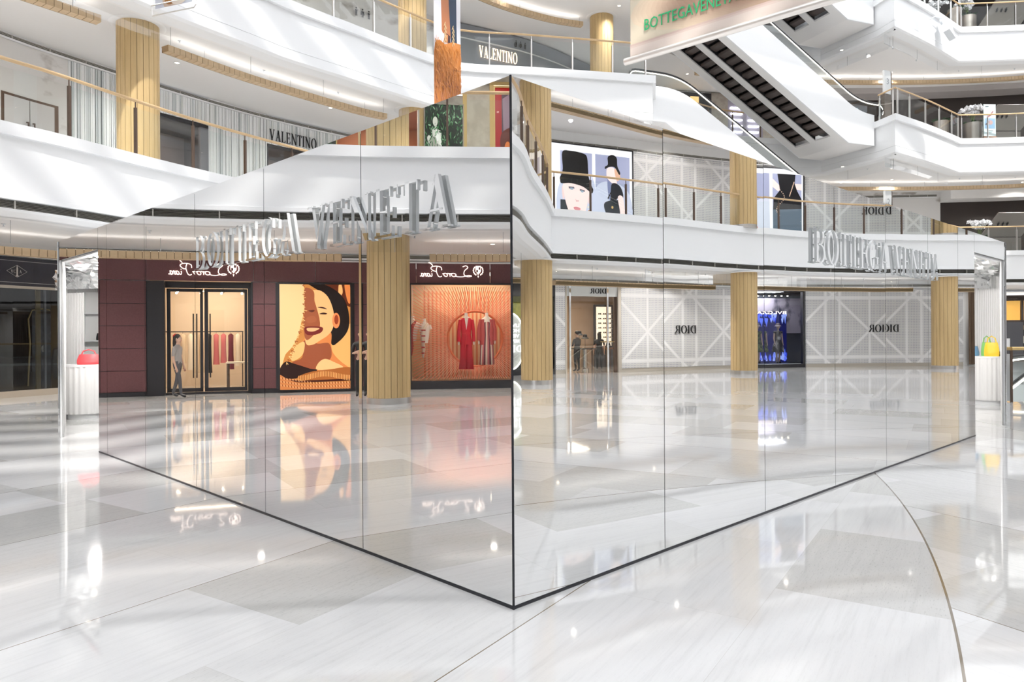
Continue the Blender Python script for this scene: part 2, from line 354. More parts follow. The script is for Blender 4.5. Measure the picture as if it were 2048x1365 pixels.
def near_s(c, pt):
    best = (1e9, 0); p = Vector(pt)
    for i in range(len(c.p) - 1):
        a, b = Vector(c.p[i]), Vector(c.p[i + 1]); d = b - a
        if d.length < 1e-9: continue
        t = min(max((p - a).dot(d) / d.dot(d), 0), 1); dd = (a + d * t - p).length
        if dd < best[0]: best = (dd, c.s[i] + t * d.length)
    return best[1]
def polyflat(mb, outer, holes, z, m, flip=False):
    loops = [[Vector((x, y, 0)) for x, y in outer]] + [[Vector((x, y, 0)) for x, y in h] for h in holes]
    tr = tessellate_polygon(loops); vs = [(v.x, v.y, z) for l in loops for v in l]
    fs = []
    for t in tr:
        a, b, c = (Vector(vs[i]) for i in t); up = (b - a).cross(c - a).z > 0
        fs.append(t if up != flip else t[::-1])
    mb.add(vs, fs, m)
# ------------------------------------------------------------------ building shell
OUT = [(-24, -14), (42, -14), (42, 52), (-24, 52)]
mb = MB(); VX0, VY0, VX1, VY1 = 11.25, 16.15, 15.2, 25.0   # escalator void in the ground floor
for a, b, c, d in ((-24, -14, 42, VY0), (-24, VY1, 42, 52), (-24, VY0, VX0, VY1), (VX1, VY0, 42, VY1)):
    mb.add([(a, b, 0), (c, b, 0), (c, d, 0), (a, d, 0)], [(0, 1, 2, 3)], FLOOR)
mb.build('floor', kind='structure')
mb = MB()
for a, b, c, d in ((VX0, VY0, VX1, VY0), (VX1, VY0, VX1, VY1), (VX1, VY1, VX0, VY1), (VX0, VY1, VX0, VY0)):
    mb.add([(a, b, 0), (c, d, 0), (c, d, -5), (a, b, -5)], [(0, 1, 2, 3)], WHITE)
mb.add([(VX0 - 6, VY0 - 6, -5), (VX1 + 6, VY0 - 6, -5), (VX1 + 6, VY1 + 6, -5), (VX0 - 6, VY1 + 6, -5)], [(0, 1, 2, 3)], CEILD)
mb.build('wall_escalator_void', kind='structure')
facade_ring = [(-16.2, -13)] + FL[8:-1] + FB[:-1] + FR
shrink = 0
for lv in (2, 3, 4, 5):
    z = LEVEL[lv]; E = E2 if lv == 2 else E3; c = cE2 if lv == 2 else cE3
    hole = [(c.pos(s, .45).x, c.pos(s, .45).y) for s in c.s]
    mb = MB(); polyflat(mb, OUT, [hole], z - 1.74, CEIL, True); mb.build('ceiling', kind='structure')
    if lv < 5:
        mb = MB(); polyflat(mb, OUT, [[(c.pos(s, .34).x, c.pos(s, .34).y) for s in c.s]], z - .05, FLOOR); mb.build('floor', kind='structure')
    # fascia with projecting lip, shadow gap, trim, vent slot and cove
    mb = MB(); L = c.L
    if lv == 2:
        pr = [(.45, z - .05), (.34, z), (0, z), (0, z - .24), (.10, z - .24), (.10, z - 1.34), (.06, z - 1.35), (.06, z - 1.44), (.20, z - 1.45),
              (.20, z - 1.60, WHITE), (.10, z - 1.61), (.14, z - 1.66), (.30, z - 1.73), (.62, z - 1.74)]
    else:
        pr = [(.45, z - .05), (.34, z), (0, z), (0, z - .28), (.12, z - .28), (.12, z - 1.385), (.135, z - 1.39), (.135, z - 1.405), (.12, z - 1.41), (.12, z - 1.68), (.2, z - 1.74), (.62, z - 1.76)]
    c.sweep(mb, 0, L, pr, WHITE); mb.build('trim_gallery_fascia', kind='structure', smooth=True)
    if lv == 2:
        mb = MB(); c.sweep(mb, 0, L, [(.19, z - 1.45), (.19, z - 1.60)], VENT)
        for k in range(5): zz = z - 1.47 - k * .029; c.sweep(mb, 0, L, [(.125, zz), (.18, zz - .004)], VENTL)
        for k in range(int(L / 1.2)): mb.add([], [], VENTL); T = c.frame(k * 1.2 + .4, z - 1.6, .125); mb.box(-.012, 0, 0, .012, .05, .15, VENTL, T)
        mb.build('trim_vent_slot', kind='structure')
    # clear smoke curtain hanging under the gallery edge
    mb = MB(); o1 = .75; c.sweep(mb, 0, L, [(o1, z - 1.74), (o1, z - 2.2)], CURT)
    for k in range(int(L / 2.4)):
        T = c.frame(k * 2.4 + .6, 0, o1); mb.box(-.004, -.004, z - 2.2, .004, .004, z - 1.74, MIDG, T)
    mb.build('trim_smoke_curtain', kind='structure')
# outer facade walls, level by level; ground and second levels leave the shop openings out
def wallrun(name, c, spans, z0, z1, m=WHITE, off=0, th=.2):
    mb = MB()
    for a, b in spans: c.sweep(mb, a, b, [(off, z0), (off, z1), (off + th, z1), (off + th, z0)], m, closed=True, caps=True)
    return mb.build(name, kind='structure')
def gaps(L, holes):
    out = []; p = 0
    for a, b in sorted(holes): out.append((p, a)); p = b
    out.append((p, L)); return [(a, b) for a, b in out if b - a > .02]
HL1 = [(11.6, 15.52), (19.62, 22.1), (26.2, 33.5)]; HR1 = [(22.45, 24.95), (31.42, 33.95), (34.4, 38.6)]
HL2 = [(11.4, 13.05), (13.92, 15.05), (15.25, 17.9), (30.6, 33.53), (35.8, 39.2)]; HR2 = []
wallrun('wall_left', cFL, gaps(cFL.L, HL1), 0, 3.72); wallrun('wall_left', cFL, [(0, cFL.L)], 3.70, 3.95, WHITE)
wallrun('wall_left', cFL, gaps(cFL.L, HL2), 5.6, 9.66)
wallrun('wall_right', cFR, gaps(cFR.L, HR1), 0, 3.58); wallrun('wall_right', cFR, [(0, cFR.L)], 3.56, 3.95)
wallrun('wall_right', cFR, [(0, cFR.L)], 5.6, 9.66)
DARKW = pm('dark_walnut_wall', (.028, .019, .016), .45)
wallrun('wall_back', cFB, [(0, 14.6)], 0, 3.95, DARKW)
wallrun('wall_back', cFB, [(0, 16.2)], 5.6, 9.66, MARB); wallrun('wall_back', cFB, [(16.2, cFB.L)], 5.6, 9.66, DARKW, .1)
for z in (11.3, 16.95):
    wallrun('wall_left', cFL, [(0, cFL.L)], z, z + 4.0, MARB if z < 12 else WHITE); wallrun('wall_right', cFR, [(0, cFR.L)], z, z + 4.0)
    wallrun('wall_back', cFB, [(0, cFB.L)], z, z + 4.0, DARKW)
mb = MB(); mb.box(-24, -14.2, 0, 42, -14, 22.6, WHITE); mb.build('wall_behind', kind='structure')
# vent slots along the top of the facades
def ventrun(c, a, b, z, off, h=.1):
    mb = MB(); c.sweep(mb, a, b, [(off, z), (off, z + h)], VENT)
    for k in range(2): c.sweep(mb, a, b, [(off - .03, z + h * (.33 + .33 * k)), (off - .03, z + h * (.33 + .33 * k) + .012)], VENTL)
    c.sweep(mb, a, b, [(off - .01, z - .05), (off - .05, z - .05), (off - .05, z), (off - .01, z)], WHITE)
    for k in range(int((b - a) / 1.0)): mb.box(-.01, 0, z, .01, .03, z + h, VENTL, c.frame(a + k * 1.0 + .5, 0, off - .03))
    mb.build('trim_vent_slot', kind='structure')
ventrun(cFL, 0, 50, 3.78, -.02); ventrun(cFL, 0, 52, 9.46, -.02, .1); ventrun(cFR, 8, 38, 3.66, -.02); ventrun(cFR, 8, 38, 9.12, -.02, .11)
ventrun(cFB, 2, 16.0, 9.32, -.02, .12); ventrun(cFB, 0, 6, 15.2, -.02, .12)
# bulkheads in front of the far stores on the right
mb = MB(); cFB.sweep(mb, 16.2, cFB.L, [(.08, 8.98), (-1.2, 8.98), (-1.2, 9.45), (-1.2, 9.61)], CEIL)
cFB.sweep(mb, 6, cFB.L, [(.08, 14.95), (-1.2, 14.95), (-1.2, 15.35), (-1.2, 15.6)], CEILD); 
for s_, zb, zt_ in ((16.2, 8.98, 9.61), (6, 14.95, 15.6)):
    T = cFB.frame(s_, 0, 0); mb.add([(0, -1.2, zb), (0, .08, zb), (0, .08, zt_), (0, -1.2, zt_)], [(0, 1, 2, 3)], CEIL, T)
mb.build('trim_bulkhead', kind='structure')
# ------------------------------------------------------------------ columns
def column(x, y, z0, z1, label, rad=.5, grp='round oak clad columns'):
    t = thing('oak_column', label, 'column', (x, y, z0), 0, grp)
    h = z1 - z0; n = 22; mb = MB(); ri = rad - .025
    mb.lathe([(ri, .13), (ri, h)], GROOVE, n)
    for k in range(n):
        a0 = 2 * math.pi * (k + .035) / n; a1 = 2 * math.pi * (k + .965) / n
        q = [(ri * math.cos(a0), ri * math.sin(a0)), (rad * math.cos(a0), rad * math.sin(a0)), (rad * math.cos((a0 + a1) / 2) * 1.004, rad * math.sin((a0 + a1) / 2) * 1.004), (rad * math.cos(a1), rad * math.sin(a1)), (ri * math.cos(a1), ri * math.sin(a1))]
        mb.prz(q, .14, h, OAK)
    mb.build('oak_cladding', t)
    MB().lathe([(rad + .008, 0), (rad + .008, .14), (rad - .03, .145)], SILV, 32).build('steel_base_ring', t, True)
    MB().lathe([(rad + .02, h - .015), (rad + .12, h - .03), (rad + .17, h - .004), (rad + .17, h + .01)], CEIL, 36).build('ceiling_collar', t, True)
    return t
CL = {'L1': (-12.6, 7.4), 'L2': (-9.6, 18.5), 'L3': (-3.5, 25.7), 'L4': (3.95, 31.0), 'L0': (-13.4, -3.6), 'R1': (18.57, 4.72), 'R2': (23.93, 12.36), 'R3': (27.35, 21.3), 'R4': (29.7, 30.5)}
CL['R1'] = (18.62, 4.55); CL['L1'] = (-12.6, 7.3)
lab = {'L1': 'left of the camera, by the maroon boutique window', 'L2': 'on the left between the marble doors and the ribbed white front', 'L3': 'beyond the end of the white ribbed front',
       'L4': 'behind the escalator landing', 'L0': 'behind the camera on the left', 'R1': 'right of the oval shop sign, beside the glass boutique door', 'R2': 'between the cannage wall and the dark dress window',
       'R3': 'at the far end of the long cannage wall', 'R4': 'at the right back of the hall'}
for k, (x, y) in CL.items():
    for lv, z0, z1 in ((1, 0, 3.92), (2, 5.6, 9.61), (3, 11.3, 15.26)):
        if k == 'L4' and lv != 3: continue
        if lv == 3 and k in ('L0', 'R1', 'R2', 'R3', 'R4'): continue
        if lv == 1 and k in ('L3',): continue
        column(x, y, z0, z1, 'round golden oak column on the %s, %s' % ({1: 'ground floor', 2: 'second level', 3: 'third level'}[lv], lab[k]))
column(15.45, 39.4, 11.3, 15.26, 'thin oak post far back on the third level, seen between the escalators', .16)
column(15.45, 39.4, 5.6, 9.61, 'thin oak post far back on the second level, below the upper one', .16)
# ------------------------------------------------------------------ balustrades
def rail(c, a, b, z, label, step=1.4, phase=0, hz=1.22, off=.14, post=BRONZE, paneh=1.06):
    t = thing('glass_balustrade', label, 'balustrade', c.pos((a + b) / 2, off, z), 0, 'gallery balustrades'); O = Vector(t.location); I = Matrix.Translation(-O)
    st = c.stations(a, b); mb = MB(); mb.tube([c.pos(s, off, z + hz) for s in st], .036, OAKR, 10, I); mb.build('handrail', t, True)
    ps = [a + .06]; q = a + ((phase - a) % step)
    while q < b - .1:
        if q > a + .3: ps.append(q)
        q += step
    ps.append(b - .06)
    for i, s in enumerate(ps):
        T = I @ c.frame(s, z, off); mb = MB(); mb.box(-.022, -.035, 0, .022, .035, hz - .16, post, T); mb.box(-.008, -.012, hz - .16, .008, .012, hz - .03, post, T)
        mb.build('post', t)
        if i < len(ps) - 1:
            mb = MB(); q = c.stations(s + .03, ps[i + 1] - .03); v = []
            for x in q:
                for zz in (z + .0, z + paneh): v.append(c.pos(x, off, zz))
            mb.add(v, [(2 * k, 2 * k + 2, 2 * k + 3, 2 * k + 1) for k in range(len(q) - 1)], GLS, I); mb.build('glass_panel', t)
    return t
sland = near_s(cE3, (5.5, 27.15)); sland2 = near_s(cE2, (5.5, 27.15))
s0 = cE2.L * 0
rail(cE2, 2.0, sland2, LEVEL[2], 'long oak topped glass balustrade of the second level on the left, dark bronze posts', 1.54, 23.06)
rail(cE3, 8.0, sland - .3, LEVEL[3], 'oak topped glass balustrade of the third level curving to the escalator landing', 1.56, 31.76, post=SILV)
for lv, c in ((2, cE2), (3, cE3), (4, cE3)):
    pw = near_s(c, (16.93, 33.26)); pp = near_s(c, (17.16, 31.99)); pc = near_s(c, (22.8, 36.28)); pe = near_s(c, (28.6, 32.6))
    nm = {2: 'second', 3: 'third', 4: 'fourth'}[lv]
    rail(c, pw, pp, LEVEL[lv], 'short balustrade at the prow of the %s level beside the escalator' % nm, 1.5, pw, post=SILV)
    rail(c, pp, pc, LEVEL[lv], 'balustrade running from the prow of the %s level to the planters' % nm, 1.55, pp, post=SILV)
    rail(c, pc, pe, LEVEL[lv], 'balustrade in front of the white orchids on the %s level' % nm, 1.35, pc + 1.35, post=SILV)
pr1 = near_s(cE2, (28.6, 32.6)); cor = near_s(cE2, (19.1, 5.15))
rail(cE2, pr1, cor, LEVEL[2], 'second level balustrade on the right, in front of the cannage front and hat posters', 1.455, 103.75)
rail(cE2, cor, cE2.L - 2, LEVEL[2], 'curved balustrade of the second level sweeping round behind the camera', 1.5, cor + 1.2)
m1 = near_s(cE3, (7.2, 32.6)); m2 = near_s(cE3, (14.5, 36.3))
rail(cE3, m1, m2, LEVEL[3], 'balustrade of the third level seen between the two escalators', 1.6, m1, post=BRONZE)
# ------------------------------------------------------------------ hanging oak beams
BFILL = pm('beam_fill_glow', (1, 1, 1), .5, emit=(1, .95, .9), es=2.5)  # glow added on top of the beams to brighten the gallery ceilings
def beam(pts, z, label, zc, h=.17, w=.30):
    c = Curve(resample(cr(pts), .3)); t = thing('oak_beam', label, 'ceiling beam', c.pos(c.L / 2, 0, z), 0, 'ribbed oak beams under the gallery ceilings')
    I = Matrix.Translation(-Vector(t.location)); mb = MB(); q = c.stations(0, c.L); q = [s for s in q]
    mb2 = MB(); c.sweep(mb2, .01, c.L - .01, [(-w / 2 + .012, z + .01), (w / 2 - .012, z + .01), (w / 2 - .012, z + h - .01), (-w / 2 + .012, z + h - .01)], GROOVE, True, True)
    n = max(2, int(c.L / .17))
    for k in range(n):
        a, b = c.L * (k + .04) / n, c.L * (k + .96) / n
        c.sweep(mb2, a, b, [(-w / 2, z), (w / 2 - .05, z), (w / 2, z + h), (-w / 2, z + h)], OAKL, True, True)
    mb2.v = [I @ v for v in mb2.v]; mb2.build('beam_body', t)
    mb3 = MB(); c.sweep(mb3, .1, c.L - .1, [(-w / 2 + .05, z + h + .004), (w / 2 - .05, z + h + .004)], BFILL, uv=False); mb3.v = [I @ v for v in mb3.v]; mb3.f = [f[::-1] for f in mb3.f]; mb3.build('fill_glow_strip', t)
    k = 1.2
    while k < c.L:
        p = c.pos(k, 0, z + h); MB().tube([p, (p.x, p.y, zc)], .006, MIDG, 5, I).build('hanger_rod', t); k += 2.9
for zb, zc, nm in ((3.40, 3.9, 'ground floor'), (9.16, 9.6, 'second level')):
    beam([(-14.1, -3), (-13.95, 1), (-13.7, 4.6), (-13.52, 6.45)], zb, 'ribbed oak beam under the %s ceiling, left side, south of the first column' % nm, zc)
    beam([(-13.38, 8.4), (-12.95, 11.5), (-12.2, 13.9), (-11.1, 15.75), (-9.95, 17.35)], zb, 'ribbed oak beam under the %s ceiling, between the two left columns' % nm, zc)
    beam([(-9.2, 19.1), (-7.75, 21.4), (-5.4, 24.3), (-4.4, 25.2)], zb, 'ribbed oak beam under the %s ceiling, in front of the ribbed white front' % nm, zc)
    zr = zb - .06
    beam([(19.9, 1.2), (20.5, 4.0), (21.2, 5.0)] if zb < 5 else [(18.7, 1), (19.3, 3.1)], zr, 'ribbed oak beam under the %s ceiling, beside the first right column' % nm, zc)
    beam([(19.6, 4.9), (21.3, 7.0), (23.1, 9.1), (24.2, 10.6), (24.75, 11.5)] if zb > 5 else [(21.6, 5.2), (22.9, 7.4), (24.3, 9.8), (25.2, 11.5)], zr, 'ribbed oak beam under the %s ceiling, in front of the cannage front' % nm, zc)
    beam([(25.4, 13.1), (26.9, 16.0), (27.7, 18.4), (28.1, 20.3)], zr, 'ribbed oak beam under the %s ceiling, over the dress window' % nm, zc)
    beam([(28.5, 22.3), (29.2, 25), (30.2, 28)], zr, 'ribbed oak beam under the %s ceiling, beyond the third right column' % nm, zc)
beam([(-2.6, 26.9), (-.5, 29), (1.6, 30.4), (3.1, 31.0)], 14.85, 'ribbed oak beam under the third level ceiling above the lit letters', 15.25)
for z, nm in ((9.16, 'second'), (14.85, 'third')):
    beam([(9.5, 36.8), (14, 38), (19, 38.4), (24, 38.3), (28, 37.5), (30.5, 35.6)], z, 'long ribbed oak beam across the back of the %s level' % nm, z + .44)

# unseen louvres added over the atrium to stripe the sun and dim far galleries
lv_ = thing('sun_louvres', 'row of unseen white louvre beams added above the atrium to stripe the sun', 'light-shaping louvres', (-4, -3, 23.4), R(17))
for k in range(24): MB().box(-12 if k < 11 else 0, -7 + k * 1.45, 0, 14 if k < 11 else 32, -6.3 + k * 1.45 + (0 if k < 11 else .25), .12, WHITE).build('louvre_beam', lv_)
# ------------------------------------------------------------------ serif lettering drawn as polygons (cap height 1)
def ring(cx, cy, rx, ry, wx, wy, a0=0, a1=360, n=18):
    o = [(cx + rx * math.cos(R(a0 + (a1 - a0) * k / n)), cy + ry * math.sin(R(a0 + (a1 - a0) * k / n))) for k in range(n + 1)]
    i = [(cx + (rx - wx) * math.cos(R(a0 + (a1 - a0) * k / n)), cy + (ry - wy) * math.sin(R(a0 + (a1 - a0) * k / n))) for k in range(n + 1)]
    return [[o[k], o[k + 1], i[k + 1], i[k]] for k in range(n)]
def bar(x0, y0, x1, y1, w):
    return [(x0 - w / 2, y0), (x0 + w / 2, y0), (x1 + w / 2, y1), (x1 - w / 2, y1)]
def rc(x0, y0, x1, y1): return [(x0, y0), (x1, y0), (x1, y1), (x0, y1)]
def sf(x, y, w=.13): return rc(x - w, 0, x + w, .035) if y == 0 else rc(x - w, .965, x + w, 1)
K, TN = .125, .045
def glyph(ch):
    """-> (advance width, polygons)"""
    if ch == 'I': return .30, [bar(.15, 0, .15, 1, K), sf(.15, 0), sf(.15, 1)]
    if ch == 'O': return .82, ring(.41, .5, .40, .515, K + .02, TN, n=32)
    if ch == 'D': return .80, [bar(.14, 0, .14, 1, K), rc(.02, .965, .36, 1), rc(.02, 0, .36, .035)] + ring(.34, .5, .42, .5, K + .02, .04, -90, 90)
    if ch == 'R': return .74, [bar(.14, 0, .14, 1, K), sf(.14, 0), rc(.02, .965, .34, 1), rc(.14, .47, .34, .51)] + ring(.33, .735, .28, .265, K, .04, -90, 90) + [[(.34, .49), (.48, .49), (.74, 0), (.60, 0)], rc(.58, 0, .80, .035)]
    if ch == 'B': return .68, [bar(.14, 0, .14, 1, K), rc(.02, .965, .34, 1), rc(.02, 0, .36, .035), rc(.14, .50, .36, .54)] + ring(.33, .76, .25, .24, K, .04, -90, 90) + ring(.34, .265, .31, .265, K, .04, -90, 90)
    if ch == 'T': return .66, [bar(.33, 0, .33, 1, K), sf(.33, 0), rc(.02, .955, .64, 1), [(.02, 1), (.05, 1), (.06, .80), (.02, .80)], [(.61, 1), (.64, 1), (.64, .80), (.60, .80)]]
    if ch == 'E': return .62, [bar(.14, 0, .14, 1, K), rc(.02, .955, .54, 1), rc(.02, 0, .58, .045), rc(.14, .49, .42, .53), rc(.50, .80, .54, 1), rc(.39, .40, .43, .62), rc(.54, 0, .58, .21)]
    if ch == 'L': return .58, [bar(.14, 0, .14, 1, K), sf(.14, 1), rc(.02, 0, .54, .045), rc(.50, 0, .54, .22)]
    if ch == 'A': return .78, [bar(.12, 0, .38, 1, TN), bar(.64, 0, .38, 1, K + .02), rc(.2, .32, .58, .36), sf(.12, 0, .11), sf(.64, 0, .13)]
    if ch == 'V': return .76, [bar(.38, 0, .14, 1, K + .02), bar(.38, 0, .64, 1, TN), sf(.14, 1, .13), sf(.64, 1, .11)]
    if ch == 'N': return .84, [bar(.14, 0, .14, 1, TN), bar(.70, 0, .14, 1, K + .01), bar(.72, 0, .72, 1, TN), sf(.14, 0, .1), sf(.10, 1, .1), sf(.72, 1, .1)]
    if ch == 'G': return .82, ring(.42, .5, .40, .515, K + .02, TN, 50, 325, 26) + [bar(.68, .06, .68, .42, K - .02), rc(.54, .42, .80, .455), rc(.66, .72, .70, .95)]
    if ch == 'C': return .76, ring(.42, .5, .40, .515, K, TN, 50, 310, 24)
    if ch == 'P': return .62, [bar(.14, 0, .14, 1, K), sf(.14, 0), rc(.02, .965, .34, 1)] + ring(.33, .72, .27, .28, K, .04, -90, 90)
    return .4, []
def textw(t, gap=.1): return sum(glyph(c)[0] for c in t) + gap * (len(t) - 1)
def lettering(t, T, h, m, depth=.02, gap=.1, side=None, width=None, off=0):
    """letters of height h starting at local x=0, front face at y=-depth-off"""
    mb = MB(); x = 0; k = (width / (textw(t, gap) * h)) if width else 1
    for c in t:
        wd, ps = glyph(c)
        for p in ps: mb.prism([((x + a) * h * k, b * h) for a, b in p], -depth - off, -off, m, T, side)
        x += wd + gap
    return mb
def plain_text(t, T, h, m, depth=.01, width=None, off=0):
    """text in Blender's built-in sans, as mesh in local x,z"""
    cu = bpy.data.curves.new('lettering', 'FONT'); cu.body = t; cu.size = h * 1.37; cu.resolution_u = 2
    o = bpy.data.objects.new('lettering', cu); COL.objects.link(o); bpy.context.view_layer.update()
    me = o.to_mesh(); xs = [v.co.x for v in me.vertices] or [0]; k = width / (max(xs) - min(xs)) if width else 1; x0 = min(xs)
    mb = MB(); vs = [((v.co.x - x0) * k, -depth - off, v.co.y) for v in me.vertices]; fs = [list(p.vertices) for p in me.polygons]
    mb.add(vs, fs, m, T); vs2 = [((v.co.x - x0) * k, -off, v.co.y) for v in me.vertices]; mb.add(vs2, [f[::-1] for f in fs], m, T)
    ec = {}
    for f in fs:
        for a, b in zip(f, f[1:] + f[:1]): ec[(a, b)] = 1
    n = len(vs); mb.add(vs + vs2, [(a, b, b + n, a + n) for (a, b) in ec if (b, a) not in ec], m, T)
    o.to_mesh_clear(); bpy.data.objects.remove(o); bpy.data.curves.remove(cu); return mb
# ------------------------------------------------------------------ mirrored pavilion
PH = 3.1; C0 = Vector((0, 4.16))
EDG = {'L': [0, 1.582, 3.137, 4.707, 6.232, 7.703, 8.082, 10.163], 'R': [0, 1.553, 3.101, 4.616, 6.068, 7.589, 8.913, 9.757, 11.612]}
TURN = {'L': [0, .0077, 0, .0032, 0, 0, 0], 'R': [0, .0063, .0037, 0, .0058, 0, 0, 0]}
BASE = {'L': math.atan2(.714, -.70), 'R': math.atan2(.6996, .7147)}
PTS = {}
for sd_ in 'LR':
    p = C0.copy(); a = BASE[sd_]; PTS[sd_] = [(p.copy(), a)]
    for i in range(len(EDG[sd_]) - 1):
        a += TURN[sd_][i] * (-1 if sd_ == 'R' else 1)
        if i: PTS[sd_][i] = (p.copy(), a)
        p = p + Vector((math.cos(a), math.sin(a))) * (EDG[sd_][i + 1] - EDG[sd_][i]); PTS[sd_].append((p.copy(), a))
def pvT(sd_, s, z=0):
    """frame on a pavilion wall: x to the right as seen from the floor in front, -y towards the viewer"""
    e = EDG[sd_]; i = max(k for k in range(len(e) - 1) if e[k] <= s + 1e-6); p, a = PTS[sd_][i]; q = p + Vector((math.cos(a), math.sin(a))) * (s - e[i])
    t = Vector((math.cos(a), math.sin(a))) * (1 if sd_ == 'R' else -1); n = Vector((-t.y, t.x))
    return Matrix(((t.x, n.x, 0, q.x), (t.y, n.y, 0, q.y), (0, 0, 1, z), (0, 0, 0, 1)))
pav = thing('mirrored_pavilion', 'mirror-clad pop-up pavilion standing corner-on in the middle of the marble floor', 'pavilion', (0, 8, 0)); PI_ = Matrix.Translation((0, -8, 0))
DARKJ = pm('joint_black', (.02, .022, .03), .3)
for sd_ in 'LR':
    e = EDG[sd_]; sg = 1 if sd_ == 'R' else -1
    for i in range(len(e) - 1):
        T = PI_ @ pvT(sd_, e[i]); wd = (e[i + 1] - e[i]) * sg; g = .0035 * sg; op = i == len(e) - 2
        a, b = (g, wd - g) if sg > 0 else (wd - g, g)
        z0 = 2.80 if op else .02
        mb = MB(); mb.box(a, 0, z0, b, .012, PH, MIRROR, T); mb.build('header_mirror' if op else 'mirror_panel', pav)
        mb = MB(); a2, b2 = (0, wd) if sg > 0 else (wd, 0)
        mb.box(a2, .014, z0, b2, .05, PH - .01, DARKJ, T); mb.build('backing_board', pav)
        if not op: MB().box(a2, -.004, 0, b2, .05, .018, DARKJ, T).build('base_trim', pav)
        else:
            mb = MB(); mb.box(a2, .05, 2.78, b2, .14, 2.80, WHITE, T); mb.box(a2, .051, 2.8, b2, .14, PH - .02, WHITE, T); mb.build('header_lining', pav)
    T = PI_ @ pvT(sd_, e[-1] - .001); mb = MB(); xa_, xb_ = (-.03, 0) if sg > 0 else (0, .03); mb.box(xa_, .006, 0, xb_, .03, PH, WHITE, T); mb.box(xa_, 0, 0, xb_, .006, PH, MIRROR, T); mb.build('end_post', pav)
    T = PI_ @ pvT(sd_, e[-2]); mb = MB(); mb.box(-.012, .006, 0, .012, .14, 2.8, WHITE, T); mb.build('jamb', pav)
MB().tube([(0, 4.158 - 8, 0), (0, 4.158 - 8, PH)], .008, DARKJ, 6).build('corner_joint', pav)
PL, PR = PTS['L'][-1][0], PTS['R'][-1][0]
FLUTE = pm('white_fluted_plaster', (.86, .855, .85), .5)
def flutewall(mb, pts, z0, z1, m, amp=.012, per=.06):
    v = []; L = 0
    for a, b in zip(pts[:-1], pts[1:]):
        a, b = Vector(a), Vector(b); d = b - a; n = max(2, int(d.length / (per / 4))); nn = Vector((-d.y, d.x)).normalized()
        for k in range(n + 1): q = a + d * k / n + nn * amp * math.sin(2 * math.pi * (L + d.length * k / n) / per); v += [(q.x, q.y, z0), (q.x, q.y, z1)]
        L += d.length
    mb.add(v, [(2 * k, 2 * k + 2, 2 * k + 3, 2 * k + 1) for k in range(len(v) // 2 - 1)], m, PI_)
back = [PL, Vector((-9.93, 15.95)), Vector((-9.85, 17.0)), Vector((-4, 19.4)), Vector((4, 19.6)), Vector((10.95, 18.4)), Vector((11.06, 16.2)), PR]
for i in range(len(back) - 1):
    a, b = back[i], back[i + 1]; d = (b - a).normalized(); n = Vector((-d.y, d.x)) * (.015 if i in (0, 6) else .05); mb = MB()
    mb.prz([tuple(a), tuple(b), tuple(b + n), tuple(a + n)], 0, PH, MIRROR if i in (0, 6) else WHITE, PI_); mb.build('side_wall', pav)
mb = MB(); ins = [p + (Vector((0, 12.5)) - p).normalized() * .05 for p in back]; flutewall(mb, ins, 0, 2.95, FLUTE); mb.build('fluted_lining', pav, True)
mb = MB(); flutewall(mb, [(-9.4, 15.0), (-8.78, 14.75)], 0, 2.5, FLUTE, .008, .045); mb.build('fluted_partition', pav, True)
mb = MB(); flutewall(mb, [(9.9, 17.4), (10.8, 17.0)], 0, 2.7, FLUTE, .008, .045); mb.build('fluted_partition', pav, True)
mb = MB(); poly = [tuple(C0 + Vector((0, .08)))] + [tuple(p) for p in [PL + Vector((.05, .05))] + back[1:-1] + [PR + Vector((-.05, .05))]]
mb.prz(poly, 2.97, 3.0, WHITE, PI_); mb.build('roof_deck', pav)
FOIL = pm('crumpled_silver_foil', (.75, .76, .77), .16, 1)
mb = MB()
for cx, cy_, sx_, sy_ in ((-7.6, 13.6, 2.6, 2.8), (8.7, 14.6, 2.4, 2.8)):
    nx, ny = 40, 40; v = []
    for j in range(ny + 1):
        for i in range(nx + 1):
            x = cx + (i / nx - .5) * 2 * sx_; y = cy_ + (j / ny - .5) * 2 * sy_
            v.append((x, y, 2.84 + .09 * noise.noise(Vector((x * 5, y * 5, 3))) + .05 * noise.noise(Vector((x * 14, y * 14, 1)))))
    def inside(x, y):
        c = False; n = len(poly)
        for i in range(n):
            (x1, y1), (x2, y2) = poly[i], poly[(i + 1) % n]
            if (y1 > y) != (y2 > y) and x < (x2 - x1) * (y - y1) / (y2 - y1) + x1: c = not c
        return c
    fs = [(j * (nx + 1) + i, j * (nx + 1) + i + 1, (j + 1) * (nx + 1) + i + 1, (j + 1) * (nx + 1) + i) for j in range(ny) for i in range(nx)]
    fs = [f for f in fs if all(inside(v[q][0], v[q][1]) for q in f)]; mb.add(v, fs, FOIL, PI_)
mb.build('crumpled_foil_ceiling', pav)
for (a, b) in (((-9.3, 14.6), (-6.2, 13.6)), ((8.2, 15.2), (10.7, 16.0))):
    mb = MB(); a, b = Vector(a), Vector(b); n = 60; v = []
    for j in range(9):
        for i in range(n + 1):
            q = a.lerp(b, i / n); zz = 2.95 - j * .05; k = noise.noise(Vector((i * .35, j * .5, 7))); v.append((q.x + .05 * k, q.y + .07 * k, zz))
    mb.add(v, [(j * (n + 1) + i, j * (n + 1) + i + 1, (j + 1) * (n + 1) + i + 1, (j + 1) * (n + 1) + i) for j in range(8) for i in range(n)], FOIL, PI_); mb.build('crumpled_foil_valance', pav)
